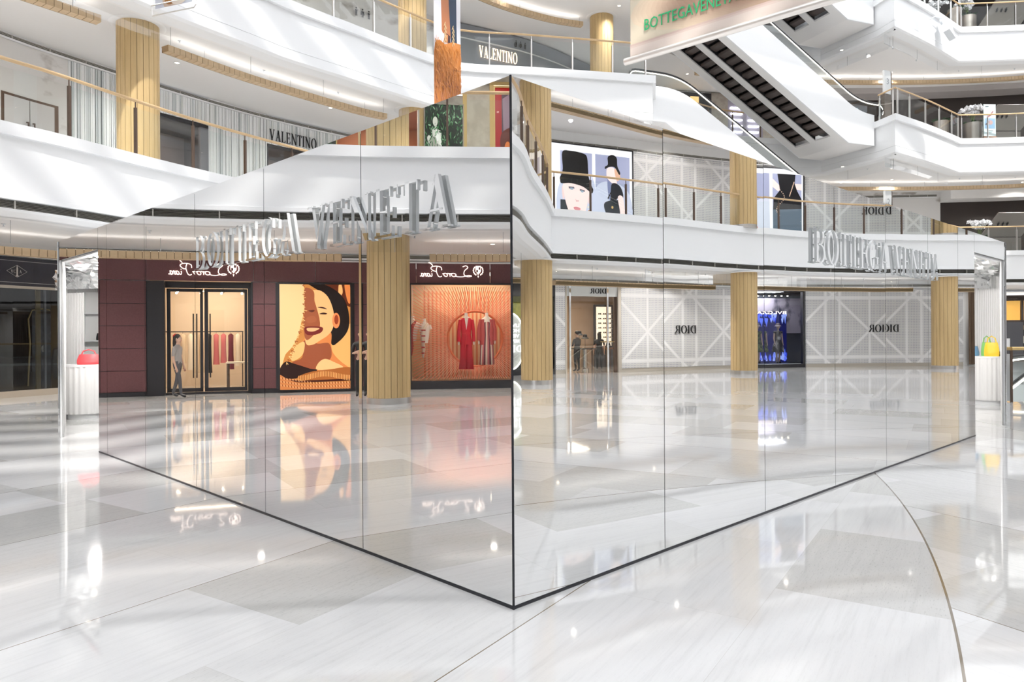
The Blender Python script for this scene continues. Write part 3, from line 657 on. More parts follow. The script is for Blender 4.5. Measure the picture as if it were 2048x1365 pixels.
for lx_, ly_ in ((-7.6, 13.1), (-6.2, 13.2), (8.9, 14.3), (7.6, 14.5)):
    pl_ = bpy.data.lights.new('pavilion_fill', 'POINT'); pl_.energy = 110; pl_.shadow_soft_size = .1; pl_.color = (1, .97, .93); po_ = bpy.data.objects.new('pavilion_fill', pl_); po_.location = (lx_, ly_, 2.55); COL.objects.link(po_)  # bare point fills added to brighten the pavilion interior
def spot(loc, dirz, label):
    t = thing('spotlight', label, 'spotlight', loc, dirz); mb = MB(); mb.tube([(0, 0, 0), (0, 0, -.12)], .008, CHROME, 6); mb.build('stem', t)
    MB().tube([(-.02, 0, -.12), (.12, 0, -.17)], .035, CHROME, 12).build('lamp_head', t, True); MB().tube([(.121, 0, -.17), (.126, 0, -.172)], .03, WARM, 12).build('lens', t); return t
spot((-6.95, 11.9, 2.79), R(-60), 'bright chrome spotlight under the foil ceiling in the left pavilion doorway')
spot((-6.9, 13.2, 2.75), R(-80), 'second chrome spotlight deeper inside the left pavilion doorway')
spot((7.6, 12.3, 2.79), R(-120), 'glaring chrome spotlight at the jamb of the right pavilion doorway')
spot((8.9, 14.4, 2.75), R(-60), 'chrome spotlight above the display counter in the right pavilion doorway')
def counter(name, cx, cy_, rx, ry, h, label):
    t = thing('display_counter', label, 'counter', (cx, cy_, 0)); n = 120; pr = []
    mb = MB(); v = []
    for z in (.1, h - .04):
        for k in range(n):
            a = 2 * math.pi * k / n; f = 1 + .025 * math.sin(a * 24); v.append((rx * f * math.cos(a), ry * f * math.sin(a), z))
    mb.add(v, [(k, (k + 1) % n, n + (k + 1) % n, n + k) for k in range(n)], FLUTE); mb.build('fluted_body', t, True)
    MB().lathe([(1, h - .04), (1.02, h - .04), (1.02, h), (0, h)], WHITE, 48, None, rx, ry).build('counter_top', t, True)
    MB().lathe([(.93, 0), (.93, .1)], WHITE, 48, None, rx, ry).build('plinth', t, True); return t
counter('c', -8.4, 14.1, .40, .36, 1.05, 'white fluted display counter in the left doorway of the mirrored pavilion')
counter('c', 10.4, 15.7, .33, .36, 1.05, 'white fluted display counter in the right doorway of the mirrored pavilion')
def bag(loc, rz, w, h, d, m, label, handle=True, puff=.25):
    t = thing('handbag', label, 'handbag', loc, rz); mb = MB(); v = []; nx, nz = 12, 8
    for sgn in (-1, 1):
        for j in range(nz + 1):
            for i in range(nx + 1):
                u, q = i / nx * 2 - 1, j / nz; ww = w / 2 * (1 - puff * q ** 2) * (1 - .08 * (1 - q) ** 6)
                th = d / 2 * (1 - abs(u) ** 2.6 * .85) * (1 - .75 * q ** 1.6) * (.75 + .25 * math.sin(math.pi * min(q * 2 + .3, 1) / 1.3))
                v.append((u * ww, sgn * max(th, .006) + .004 * math.sin(i * 2.4) * math.cos(j * 2.1), h * q))
    N = (nx + 1) * (nz + 1)
    for s_ in (0, 1):
        b = s_ * N; fs = [(b + j * (nx + 1) + i, b + j * (nx + 1) + i + 1, b + (j + 1) * (nx + 1) + i + 1, b + (j + 1) * (nx + 1) + i) for j in range(nz) for i in range(nx)]
        mb.add(v, [f if s_ == 0 else f[::-1] for f in fs], m)
    rim = [i for i in range(nx + 1)] + [j * (nx + 1) + nx for j in range(1, nz + 1)] + [nz * (nx + 1) + i for i in range(nx - 1, -1, -1)] + [j * (nx + 1) for j in range(nz - 1, 0, -1)]
    mb.add(v, [(rim[k] + N, rim[(k + 1) % len(rim)] + N, rim[(k + 1) % len(rim)], rim[k]) for k in range(len(rim))], m); mb.build('bag_body', t, True)
    if handle: MB().tube([(-w * .3, 0, h * .95), (-w * .22, 0, h * 1.3), (0, 0, h * 1.45), (w * .22, 0, h * 1.3), (w * .3, 0, h * .95)], .012, m, 8).build('handle', t, True)
    return t
BLUE = pm('sky_blue_leather', (.2, .42, .72), .4); YEL = pm('yellow_padded_leather', (.86, .58, .04), .4); RED = pm('coral_red_leather', (.7, .06, .07), .4); GRN = pm('green_leather', (.2, .5, .12), .4); BRN = pm('brown_leather', (.2, .09, .05), .45)
bag((-8.25, 13.98, 1.05), .3, .42, .2, .2, RED, 'coral red gathered handbag on the counter in the left pavilion doorway')
bag((10.2, 15.9, 1.05), .4, .44, .21, .16, BLUE, 'sky blue pouch handbag at the back of the right display counter', False)
bag((10.36, 15.5, 1.05), -.9, .3, .3, .1, YEL, 'yellow padded handbag standing upright on the right display counter')
bag((10.42, 15.75, 1.05), -.6, .22, .3, .08, GRN, 'green handbag between the yellow and the blue one')
bag((10.6, 15.62, 1.05), .4, .14, .1, .08, BRN, 'small brown bag at the right edge of the right display counter', False)
sh = thing('display_shelf', 'white three-tier wall shelf inside the left pavilion doorway', 'shelf', (-9.0, 16.0, 0))
for z in (1.18, 1.48, 2.1): MB().box(-.7, -.02, z, 1.3, .3, z + .03, WHITE).build('shelf_board', sh)
MB().box(-.7, .28, 1.0, 1.3, .3, 2.6, FLUTE).build('back_panel', sh)
for x in (-.7, 1.27): MB().box(x, -.02, 1.0, x + .03, .3, 2.6, WHITE).build('upright', sh)
bag((-9.25, 16.14, 1.51), .1, .2, .16, .12, BLK, 'black handbag on the middle shelf of the left pavilion room', False)
bag((-8.95, 16.14, 1.51), -.1, .3, .2, .14, BLUE, 'blue handbag on the middle shelf, left one of two', False)
bag((-8.6, 16.14, 1.51), .1, .3, .2, .14, BLUE, 'blue handbag on the middle shelf, right one of two', False)
bag((-9.1, 16.14, 1.21), .1, .26, .16, .12, GRN, 'dark green handbag on the low shelf of the left pavilion room', False)
bag((-8.75, 16.14, 1.21), .1, .24, .14, .12, BRN, 'brown handbag on the low shelf of the left pavilion room', False)
# acrylic sign letters standing off both mirror walls
def pav_sign(sd_, label):
    word = 'BOTTEGA VENETA'
    L0, L1 = (4.64, .50) if sd_ == 'L' else (4.07, 7.95)
    tot = textw(word.replace(' ', ''), .1) + .45; h = .345; t = thing('sign_lettering', label, 'sign', tuple((pvT(sd_, 2.5 if sd_ == 'L' else 6, 2.28)).to_translation()))
    I = Matrix.Translation(-Vector(t.location)); x = 0; kx = abs(L1 - L0) / tot
    for ch in word:
        if ch == ' ': x += .45; continue
        wd, ps = glyph(ch); s = L0 + (x * kx) * (1 if sd_ == 'R' else -1)
        T = I @ pvT(sd_, s, 2.28); mb = MB()
        for p in ps: mb.prism([(a * kx, b * h) for a, b in p], -.042, -.016, MIRROR, T, ACRYL)
        lt = mb.build('letter', t)
        for (px_, pz_) in ((wd * .3, .12), (wd * .3, .85)):
            MB().tube([(px_ * kx, -.016, pz_ * h), (px_ * kx, 0, pz_ * h)], .008, CHROME, 8, T).build('standoff', lt)
        x += wd + .1
    return t
pav_sign('L', 'clear mirrored capital letters BOTTEGA VENETA standing off the left mirror wall'); pav_sign('R', 'clear mirrored capital letters BOTTEGA VENETA standing off the right mirror wall')
# ------------------------------------------------------------------ escalators
EA = .37; ED = Vector((math.cos(EA), math.sin(EA))); EN = Vector((-ED.y, ED.x)); EO = Vector((10, 30.7))
def escalator(zf, label):
    """pair of escalators; zf = lower floor lip level. local x along the run (downhill = +x), y to the far side"""
    t = thing('escalator', label, 'escalator', (EO.x, EO.y, 0), EA, 'escalator pairs between the galleries'); zt = zf + 5.65; W = 3.1
    sb, st_, e0, e1 = 6.58, -3.21, -5.6, 8.2       # bottom kink, top kink, ends (handrail line)
    def line(off_b, d0=0, d1=0, ds=0, rr=.9):
        """profile polyline following floor - incline - floor, offset in z"""
        a = [(e0 - d0, zt + off_b)]; n = 7
        pts = [(e0 - d0, zt + off_b), (st_ + ds, zt + off_b), (sb + ds, zf + off_b), (e1 + d1, zf + off_b)]
        out = [pts[0]]
        for i in (1, 2):
            p0, p1, p2 = Vector(pts[i - 1]), Vector(pts[i]), Vector(pts[i + 1]); u = (p0 - p1).normalized(); v = (p2 - p1).normalized()
            for k in range(n + 1):
                q = k / n; out.append(tuple((1 - q) ** 2 * (p1 + u * rr) + 2 * q * (1 - q) * p1 + q * q * (p1 + v * rr)))
        out.append(pts[3]); return out
    skirt = line(.33); und_pts = [(e0 + .4, zt - 1.1), (st_ - .74, zt - 1.1), (sb - .74, zf - 1.1), (7.42, zf - 1.1)]
    def skin(y0, y1):
        mb = MB(); s_ = [p for p in skirt if p[0] <= 7.42] + [(7.42, zf + .33)]; poly = [(x, z) for x, z in s_] + und_pts[::-1] + [(e0 + .4, zt + .33)]
        poly = [p for p in poly if p[0] >= e0 + .39]; mb.prism(poly, y0, y1, WHITE); return mb
    skin(0, .08).build('side_cladding', t); skin(W - .08, W).build('side_cladding', t)
    # soffit strips with two long slatted openings
    ys = [(.08, .45), (1.38, 1.72), (2.65, W - .08)]
    def und(x):
        for (a, b) in zip(und_pts[:-1], und_pts[1:]):
            if a[0] <= x <= b[0]: return a[1] + (b[1] - a[1]) * (x - a[0]) / (b[0] - a[0])
        return und_pts[-1][1]
    xa, xb = st_ - .2, sb - 1.35; mb = MB()
    def plate(x0, x1, y0, y1):
        xs = [x0] + [p[0] for p in und_pts if x0 < p[0] < x1] + [x1]
        for a, b in zip(xs[:-1], xs[1:]):
            v = [(a, y0, und(a)), (b, y0, und(b)), (b, y1, und(b)), (a, y1, und(a)), (a, y0, und(a) + .08), (b, y0, und(b) + .08), (b, y1, und(b) + .08), (a, y1, und(a) + .08)]
            mb.add(v, [(0, 3, 2, 1), (4, 5, 6, 7), (0, 1, 5, 4), (3, 7, 6, 2), (0, 4, 7, 3), (1, 2, 6, 5)], CEIL)
    for y0, y1 in ys: plate(xa, xb, y0, y1)
    plate(und_pts[0][0], xa, .08, W - .08); plate(xb, 7.42, .08, W - .08); mb.build('white_soffit', t)
    for y0, y1 in ((.45, 1.38), (1.72, 2.65)):
        mb = MB(); v = [(xa, y0, und(xa) + .4), (xb, y0, und(xb) + .4), (xb, y1, und(xb) + .4), (xa, y1, und(xa) + .4)]; mb.add(v, [(0, 3, 2, 1)], BLK)
        for yy in (y0, y1): mb.add([(xa, yy, und(xa) + .4), (xb, yy, und(xb) + .4), (xb, yy, und(xb) + .05), (xa, yy, und(xa) + .05)], [(0, 1, 2, 3)], BLK)
        mb.build('recess_box', t)
        mb = MB(); k = xa + .1; sl = math.atan2(und(3) - und(2), 1)
        while k < xb - .3:
            T = Matrix.Translation((k, 0, und(k) + .16)) @ Matrix.Rotation(-sl - R(14), 4, 'Y')
            pr = [(0, 0), (.05, -.06), (.36, -.06), (.42, 0), (.42, .05), (0, .05)]
            mb.prism(pr, y0 + .12, y1 - .01, BRS, T); k += .43
        mb.build('dark_slats', t)
    # treads, balustrades, handrails
    for y0 in (.28, 1.72):
        y1 = y0 + 1.1; mb = MB(); q = [(x, z - .33) for x, z in skirt]; n = len(q)
        mb.add([(x, y0, z) for x, z in q] + [(x, y1, z) for x, z in q], [(i, i + 1, n + i + 1, n + i) for i in range(n - 1)], MIDG)
        for k in range(int((sb - st_) / .4)): x = st_ + k * .4; z = zt - .577 * (x - st_); mb.box(x, y0 + .02, z - .23, x + .4, y1 - .02, z, MIDG)
        mb.build('step_band', t)
    for i, y in enumerate((.12, 1.38, 1.72, W - .12)):
        g0 = [(x, z) for x, z in line(.34, -.4, -.5)]; g1 = line(.86, -.4, -.5); n = len(g0)
        mb = MB(); mb.add([(x, y, z) for x, z in g0] + [(x, y, z) for x, z in g1], [(k, k + 1, n + k + 1, n + k) for k in range(n - 1)], GLS); mb.build('glass_balustrade', t)
        h = line(.93, -.3, -.4); st0, en = h[0], h[-1]
        loop = [(st0[0] + .02, y, st0[1] - .56)] + [(st0[0] - .27 * math.sin(R(a)) , y, st0[1] - .28 - .28 * math.cos(R(a))) for a in (30, 60, 90, 120, 150)]
        loopb = [(en[0] + .27 * math.sin(R(a)), y, en[1] - .28 + .28 * math.cos(R(a))) for a in (30, 60, 90, 120, 150)] + [(en[0] - .02, y, en[1] - .56)]
        path = loop + [(x, y, z) for x, z in h] + loopb
        MB().tube(path, .045, RUB, 8).build('handrail', t, True)
        if i in (0, 2): MB().tube([(x, y - .03, z - .075) for x, y_, z in [(p[0], 0, p[2]) for p in path[2:-2]]], .02, LEDW, 6).build('handrail_light', t)
    return t
BRS = pm('dark_brown_slat', (.055, .04, .035), .45)
escalator(LEVEL[2], 'white escalator pair descending behind the mirrored pavilion from the third to the second level')
escalator(LEVEL[3], 'white escalator pair with two dark slatted soffit openings, from third to fourth level')
escalator(LEVEL[4], 'topmost white escalator pair, only the foot of its soffit visible behind the big banner')
# sunk escalator behind the low railing at the right
t = thing('escalator', 'escalator going down to the basement behind the brass-topped railing at far right', 'escalator', (12.6, 16.6, 0))
for y in (.9, 2.2, 3.5):
    P0, P1, P2 = (3.0 - .3, y + 1, .9), (1.9, y + .7, .85), (-3.2, y, -2.6)
    MB().tube([P0, P1, P2], .045, RUB, 8).build('handrail', t); MB().tube([(a, b - .03, c - .1) for a, b, c in (P0, P1, P2)], .03, LEDW, 6).build('handrail_light', t)
    mb = MB(); mb.add([P0, P1, P2, (P2[0], P2[1], P2[2] - .8), (P1[0], P1[1], P1[2] - .8), (P0[0], P0[1], P0[2] - .8)], [(0, 1, 4, 5), (1, 2, 3, 4)], GLS); mb.build('glass_balustrade', t)
    mb = MB(); mb.add([(P1[0], P1[1], .05), (P2[0], P2[1], -3.4), (P2[0], P2[1], -3.8), (P1[0], P1[1], -.35)], [(0, 1, 2, 3)], WHITE); mb.build('skirt_panel', t)
mb = MB(); mb.add([(1.9, 1.3, -.05), (-3.2, 1.0, -3.5), (-3.2, 2.2, -3.5), (1.9, 2.5, -.05)], [(0, 1, 2, 3)], SILV); mb.build('step_band', t)
t = thing('void_railing', 'low glass railing with pale brass handrail round the basement escalator opening', 'railing', (13.2, 16.1, 0))
MB().tube([(-2.0, 0, 1.2), (2.1, 0, 1.2)], .04, GOLD, 10).build('handrail', t, True); MB().tube([(-2.0, 0, 1.2), (-2.0, 8.8, 1.2)], .04, GOLD, 10).build('handrail', t, True)
for k in range(4):
    x = -2 + k * 1.35; MB().box(x - .02, -.02, 0, x + .02, .02, 1.16, BRONZE).build('post', t)
    if k < 3: mb = MB(); mb.add([(x + .04, 0, .02), (x + 1.31, 0, .02), (x + 1.31, 0, 1.08), (x + .04, 0, 1.08)], [(0, 1, 2, 3)], GLS); mb.build('glass_panel', t)
for k in range(1, 7):
    y = k * 1.45; MB().box(-2.02, y - .02, 0, -1.98, y + .02, 1.16, BRONZE).build('post', t)
    mb = MB(); mb.add([(-2, y - 1.41, .02), (-2, y - .04, .02), (-2, y - .04, 1.08), (-2, y - 1.41, 1.08)], [(0, 1, 2, 3)], GLS); mb.build('glass_panel', t)
# ------------------------------------------------------------------ helpers for shop fronts
PC = {}
def flat(c, e=0, r=.4):
    c = tuple(max(0, x) ** 2.1 for x in c); k = (tuple(round(x, 3) for x in c), e)
    if k not in PC: PC[k] = pm('print_%d' % len(PC), tuple(x * .2 for x in c) if e else c, r, emit=c if e else None, es=e)
    return PC[k]
def smoothpoly(p, n=5):
    out = []; L = len(p)
    for i in range(L):
        a, b, c, d = (Vector(p[(i + k) % L]) for k in (-1, 0, 1, 2))
        for k in range(n):
            t = k / n; out.append(tuple(.5 * ((2 * b) + (c - a) * t + (2 * a - 5 * b + 4 * c - d) * t * t + (-a + 3 * b - 3 * c + d) * t ** 3)))
    return out
def ell(cx, cy_, rx, ry, n=24, rot=0):
    return [(cx + rx * math.cos(t) * math.cos(rot) - ry * math.sin(t) * math.sin(rot), cy_ + rx * math.cos(t) * math.sin(rot) + ry * math.sin(t) * math.cos(rot)) for t in [2 * math.pi * k / n for k in range(n)]]
def clip01(poly):
    for ax in (0, 1):
        for lo in (True, False):
            out = []
            for i in range(len(poly)):
                a, b = poly[i - 1], poly[i]; f = (lambda q: q[ax] >= 0) if lo else (lambda q: q[ax] <= 1); lim = 0 if lo else 1
                if f(a) != f(b):
                    t = (lim - a[ax]) / (b[ax] - a[ax]); out.append((a[0] + (b[0] - a[0]) * t, a[1] + (b[1] - a[1]) * t))
                if f(b): out.append(b)
            poly = out
            if len(poly) < 3: return []
    return poly
def art(mb, shapes, W, H, T, mirrored=True, y0=0.0, e=0, step=.0015, cyc=26):
    """shapes: (colour, points in photo fractions from top left, smooth?)"""
    for i, sh_ in enumerate(shapes):
        col, pts = sh_[0], sh_[1]
        if len(sh_) > 2 and sh_[2]: pts = smoothpoly(pts)
        pts = clip01(list(pts))
        if not pts: continue
        q = [((1 - x if mirrored else x) * W, (1 - y) * H) for x, y in pts]; n = len(q)
        if sum(q[k][0] * q[(k + 1) % n][1] - q[(k + 1) % n][0] * q[k][1] for k in range(n)) < 0: q = q[::-1]
        tr = tessellate_polygon([[Vector((x, z, 0)) for x, z in q]]); yy = y0 - step * ((i if i < cyc else cyc + (i - cyc) % 9) + 1); vs = [(x, yy, z) for x, z in q]; fs = []
        for t in tr:
            a, b, c = (Vector((q[k][0], q[k][1], 0)) for k in t); fs.append(t if (b - a).cross(c - a).z > 0 else t[::-1])
        mb.add(vs, fs, flat(col, e), T)
    return mb
def Tchord(c, s0, s1, z, off=0):
    a, b = c.pos(s0, 0, 0), c.pos(s1, 0, 0); t = (b - a).normalized(); n = Vector((-t.y, t.x, 0)); a = a + n * off
    return Matrix(((t.x, n.x, 0, a.x), (t.y, n.y, 0, a.y), (0, 0, 1, z), (0, 0, 0, 1))), (b - a + n * off).length
def lightbox(c, s0, s1, z0, z1, shapes, label, name='poster_lightbox', e=1.0, frame=BLACK, off=-.06, fw=.05, mirrored=True, white=None, cat='poster', group=None):
    T, W = Tchord(c, s0, s1, z0, off); H = z1 - z0; t = thing(name, label, cat, tuple(T.to_translation()), 0, group); I = Matrix.Translation(-Vector(t.location)) @ T
    mb = MB()
    for a, b, p, q in ((-fw, -fw, W + fw, 0), (-fw, H, W + fw, H + fw), (-fw, 0, 0, H), (W, 0, W + fw, H)): mb.box(a, -.05, b, p, .06, q, frame, I)
    mb.box(-fw, .0, -fw, W + fw, .06, H + fw, frame, I); mb.build('frame', t)
    mb = MB(); art(mb, shapes, W, H, I, mirrored, -.001, e); mb.build('picture', t); return t
def loft(mb, secs, m, n=16, T=None, caps=True):
    """secs: (x, y, z, rx, ry)"""
    vs = [(x + rx * math.cos(2 * math.pi * k / n), y + ry * math.sin(2 * math.pi * k / n), z) for x, y, z, rx, ry in secs for k in range(n)]
    fs = [(i * n + k, i * n + (k + 1) % n, (i + 1) * n + (k + 1) % n, (i + 1) * n + k) for i in range(len(secs) - 1) for k in range(n)]
    if caps: fs += [list(range(n))[::-1], list(range((len(secs) - 1) * n, len(secs) * n))]
    mb.add(vs, fs, m, T); return mb
def fronts(c, s0, s1, z0, z1, off, m, uv=False, th=.04):
    mb = MB(); c.sweep(mb, s0, s1, [(off, z0), (off, z1)], m, uv=uv)
    c.sweep(mb, s0, s1, [(off + th, z0), (off, z0)], m, uv=uv); c.sweep(mb, s0, s1, [(off, z1), (off + th, z1)], m, uv=uv)
    for s in (s0, s1): T = c.frame(s); mb.add([(0, off, z0), (0, off + th, z0), (0, off + th, z1), (0, off, z1)], [(0, 1, 2, 3)], m, T)
    return mb
def room(c, s0, s1, z0, z1, depth, back, side, floor_, ceil_, name='wall_shop_interior', lamp=120, lc=(1, .85, .68), lz=.04, e=.6, e2=None):
    T, W = Tchord(c, s0, s1, 0, .05); mb = MB()
    def q(v, m): mb.add(v, [(0, 1, 2, 3)], m, T)
    e2 = e if e2 is None else e2
    q([(-e, depth, z0), (W + e2, depth, z0), (W + e2, depth, z1), (-e, depth, z1)], back)
    q([(-e, 0.2, z0), (-e, depth, z0), (-e, depth, z1), (-e, 0.2, z1)], side); q([(W + e2, 0.2, z0), (W + e2, depth, z0), (W + e2, depth, z1), (W + e2, 0.2, z1)], side)
    q([(-e, 0, z0 + .004), (W + e2, 0, z0 + .004), (W + e2, depth, z0 + .004), (-e, depth, z0 + .004)], floor_); q([(-e, 0, z1), (W + e2, 0, z1), (W + e2, depth, z1), (-e, depth, z1)], ceil_)
    mb.build(name, kind='structure')
    if lamp:
        p = T @ Vector((W / 2, depth * .5, z1 - lz)); area('shop_lamp', p, W * .6, lamp, lc, (0, 0, math.atan2(T[1][0], T[0][0])), depth * .5)  # hidden area fill added under the ceiling to brighten the shop interior
    return T, W
def person(loc, rz, label, top, legs, skin=SKIN, hair=HAIR, h=1.72, arms='down', mask=None, long_hair=False, step=0.0, hand=True):
    t = thing('person', label, 'person', loc, rz); k = h / 1.72
    V = {'pel': (0, 0, .95), 'wst': (0, 0, 1.08), 'chs': (0, .01, 1.28), 'nk0': (0, 0, 1.43), 'nk1': (0, -.01, 1.50), 'hd0': (0, -.02, 1.58), 'hd1': (0, -.02, 1.66)}
    rad = {'pel': (.155, .11), 'wst': (.135, .10), 'chs': (.165, .115), 'nk0': (.07, .06), 'nk1': (.05, .05), 'hd0': (.07, .085), 'hd1': (.068, .08)}
    E = [('pel', 'wst'), ('wst', 'chs'), ('chs', 'nk0'), ('nk0', 'nk1'), ('nk1', 'hd0'), ('hd0', 'hd1')]
    for sg, nm in ((-1, 'l'), (1, 'r')):
        st = step * sg
        V.update({'hp' + nm: (.09 * sg, 0, .88), 'kn' + nm: (.10 * sg, -.02 - st * .5, .50), 'an' + nm: (.10 * sg, .02 - st, .10), 'to' + nm: (.11 * sg, -.13 - st, .045)})
        rad.update({'hp' + nm: (.095, .095), 'kn' + nm: (.06, .065), 'an' + nm: (.042, .045), 'to' + nm: (.042, .035)})
        E += [('pel', 'hp' + nm), ('hp' + nm, 'kn' + nm), ('kn' + nm, 'an' + nm), ('an' + nm, 'to' + nm)]
        V['sh' + nm] = (.185 * sg, 0, 1.38); rad['sh' + nm] = (.06, .06)
        if arms == 'crossed': V['el' + nm] = (.235 * sg, -.03, 1.11); V['wr' + nm] = (.02 * sg, -.20, 1.17 + .03 * sg)
        elif arms == 'forward': V['el' + nm] = (.22 * sg, -.05, 1.10); V['wr' + nm] = (.14 * sg, -.30, 1.12)
        else: V['el' + nm] = (.235 * sg, .02, 1.10); V['wr' + nm] = (.24 * sg, -.06, .86)
        rad['el' + nm] = (.042, .042); rad['wr' + nm] = (.028, .026)
        E += [('chs', 'sh' + nm), ('sh' + nm, 'el' + nm), ('el' + nm, 'wr' + nm)]
        d = (Vector(V['wr' + nm]) - Vector(V['el' + nm])).normalized(); pa = Vector(V['wr' + nm]) + d * .07; V['pa' + nm] = tuple(pa); rad['pa' + nm] = (.034, .018); E.append(('wr' + nm, 'pa' + nm))
        side = d.cross(Vector((0, 0, 1))) if abs(d.z) < .8 else Vector((0, 1, 0)); side.normalize(); dn = d.cross(side).normalized()
        for i in range(4):
            b = pa + side * (.026 - .0173 * i) + d * .02; L = (.07, .08, .075, .06)[i]
            V['f%d%s' % (i, nm)] = tuple(b + d * .01); V['g%d%s' % (i, nm)] = tuple(b + d * L * .6 + dn * .012); V['h%d%s' % (i, nm)] = tuple(b + d * L * .9 + dn * .035)
            for q in 'fgh': rad['%s%d%s' % (q, i, nm)] = (.0085, .0085)
            E += [('pa' + nm, 'f%d%s' % (i, nm)), ('f%d%s' % (i, nm), 'g%d%s' % (i, nm)), ('g%d%s' % (i, nm), 'h%d%s' % (i, nm))]
        b = pa - d * .03 + side * .035; V['t0' + nm] = tuple(b + d * .02 + side * .01); V['t1' + nm] = tuple(b + d * .055 + side * .012); rad['t0' + nm] = rad['t1' + nm] = (.01, .01)
        E += [('pa' + nm, 't0' + nm), ('t0' + nm, 't1' + nm)]
    ks = list(V); me = bpy.data.meshes.new('body'); me.from_pydata([tuple(Vector(V[q]) * k) for q in ks], [(ks.index(a), ks.index(b)) for a, b in E], [])
    o = bpy.data.objects.new('body', me); COL.objects.link(o); md = o.modifiers.new('skin', 'SKIN'); o.modifiers.new('sub', 'SUBSURF').levels = 1
    if not me.skin_vertices: 
        bpy.context.view_layer.objects.active = o
        me.attributes  # skin layer is created with the modifier
    if me.skin_vertices:
        for i, q in enumerate(ks):
            sv = me.skin_vertices[0].data[i]; sv.radius = tuple(r * k for r in rad[q]); sv.use_root = (q == 'pel')
    dg = bpy.context.evaluated_depsgraph_get(); ev = o.evaluated_get(dg); m2 = bpy.data.meshes.new_from_object(ev); bpy.data.objects.remove(o)
    m2.name = 'body'; SH = BLACK
    for m in (top, legs, skin, SH): m2.materials.append(m)
    for p in m2.polygons:
        c = p.center / k; p.use_smooth = True; ax = abs(c.x)
        if c.z < .09: p.material_index = 3
        elif c.z > 1.46: p.material_index = 2
        elif c.z < .97 and ax < .2: p.material_index = 1
        elif ax > .19 and c.z < 1.16 and arms == 'down' or (arms != 'down' and c.y < -.08 and c.z < 1.3): p.material_index = 2
        else: p.material_index = 0
    body = bpy.data.objects.new('body', m2); COL.objects.link(body); body.parent = t
    mb = MB(); T = Matrix.Scale(k, 4)
    mb.ball((0, -.02, 1.615), (.076, .095, .118), skin, 14, T); mb.ball((0, -.118, 1.60), (.012, .018, .022), skin, 8, T)
    for sg in (-1, 1):
        mb.ball((.079 * sg, -.01, 1.61), (.012, .02, .032), skin, 8, T); mb.ball((.03 * sg, -.098, 1.632), (.013, .01, .008), WHITE, 8, T); mb.ball((.03 * sg, -.107, 1.632), (.006, .004, .006), BLK, 6, T)
    mb.ball((0, -.108, 1.558), (.024, .008, .007), RED, 8, T); mb.build('head', t, True)
    mb = MB(); mb.ball((0, .0, 1.652), (.086, .1, .1), hair, 14, T)
    if long_hair: loft(mb, [(0, .05, 1.68, .085, .06), (0, .065, 1.5, .095, .055), (0, .07, 1.36, .08, .04)], hair, 12, T)
    mb.build('hair', t, True)
    if mask: MB().ball((0, -.085, 1.572), (.052, .045, .042), mask, 12, T).build('face_mask', t, True)
    return t
# ------------------------------------------------------------------ left side, ground floor: maroon boutique
sf1 = thing('boutique_front', 'long maroon panelled boutique front with black joints, reflected in the left mirror wall', 'shop front', cFL.pos(18, 0, 0)); IT = Matrix.Translation(-Vector(sf1.location))
def onto(mb, name, par, I): mb.v = [I @ v for v in mb.v]; return mb.build(name, par)
for a, b in ((8.0, 9.8), (9.8, 11.5), (15.58, 16.85), (18.97, 19.58), (22.15, 23.25), (23.25, 24.5)):
    rows = [.12, .68, 1.27, 1.87, 2.46, 3.07]
    for z0, z1 in zip(rows[:-1], rows[1:]): onto(fronts(cFL, a + .008, b - .008, z0 + .008, z1 - .008, -.05, MAROON, th=.05), 'maroon_panel', sf1, IT)
for a, b in ((8, 11.5), (11.5, 13.16), (13.16, 15.32), (15.32, 17.9), (17.9, 19.55), (19.55, 22.15), (22.15, 24.5)): onto(fronts(cFL, a + .006, b - .006, 3.08, 3.66, -.06, MAROON, th=.06), 'sign_band_panel', sf1, IT)
for a, b in ((8, 11.5), (15.55, 19.6), (22.12, 24.5)): onto(fronts(cFL, a, b, 0.0, 3.07, -.03, BLACK), 'black_backing', sf1, IT); onto(fronts(cFL, a, b, 0, .11, -.045, BLACK, th=.03), 'black_plinth', sf1, IT)
onto(fronts(cFL, 8, 24.5, 3.66, 3.70, -.07, WHITE, th=.08), 'white_top_trim', sf1, IT)
# double door
t = thing('glass_double_door', 'black framed glass double door of the maroon boutique, clothes rail seen inside', 'door', cFL.pos(20.8, 0, 0)); T, W = Tchord(cFL, 19.6, 22.12, 0, .22)
I = Matrix.Translation(-Vector(t.location)) @ T
mb = MB()
for a, b, p, q in ((0, 0, .12, 3.05), (W - .12, 0, W, 3.05), (0, 2.9, W, 3.07), (0, 0, W, .06)): mb.box(a, -.1, b, p, .06, q, BLACK, I)
mb.box(0, -.3, 0, .03, -.1, 3.07, BLACK, I); mb.box(W - .4, -.3, 0, W, -.1, 3.07, BLACK, I); mb.build('frame', t)
for x0, x1, hx in ((.14, W / 2 - .02, W / 2 - .17), (W / 2 + .02, W - .42, W / 2 + .17)):
    mb = MB()
    for a, b, p, q in ((x0, .07, x0 + .07, 2.88), (x1 - .09, .07, x1, 2.88), (x0, .07, x1, .17), (x0, 2.8, x1, 2.88)): mb.box(a, -.03, b, p, .03, q, BLACK, I)
    lf = mb.build('door_leaf', t); mb = MB(); mb.add([(x0 + .07, 0, .17), (x1 - .09, 0, .17), (x1 - .09, 0, 2.8), (x0 + .07, 0, 2.8)], [(0, 1, 2, 3)], GLSS, I); mb.build('glass_pane', lf)
    MB().tube([(hx, -.08, .45), (hx, -.08, 2.2)], .017, BLACK, 8, I).build('pull_handle', lf, True)
TANW = noisy('warm_tan_wall', (.50, .34, .20), (.56, .40, .25), (2, 2, 2), .6); CREAM = pm('cream_wall', (.72, .62, .5), .6)
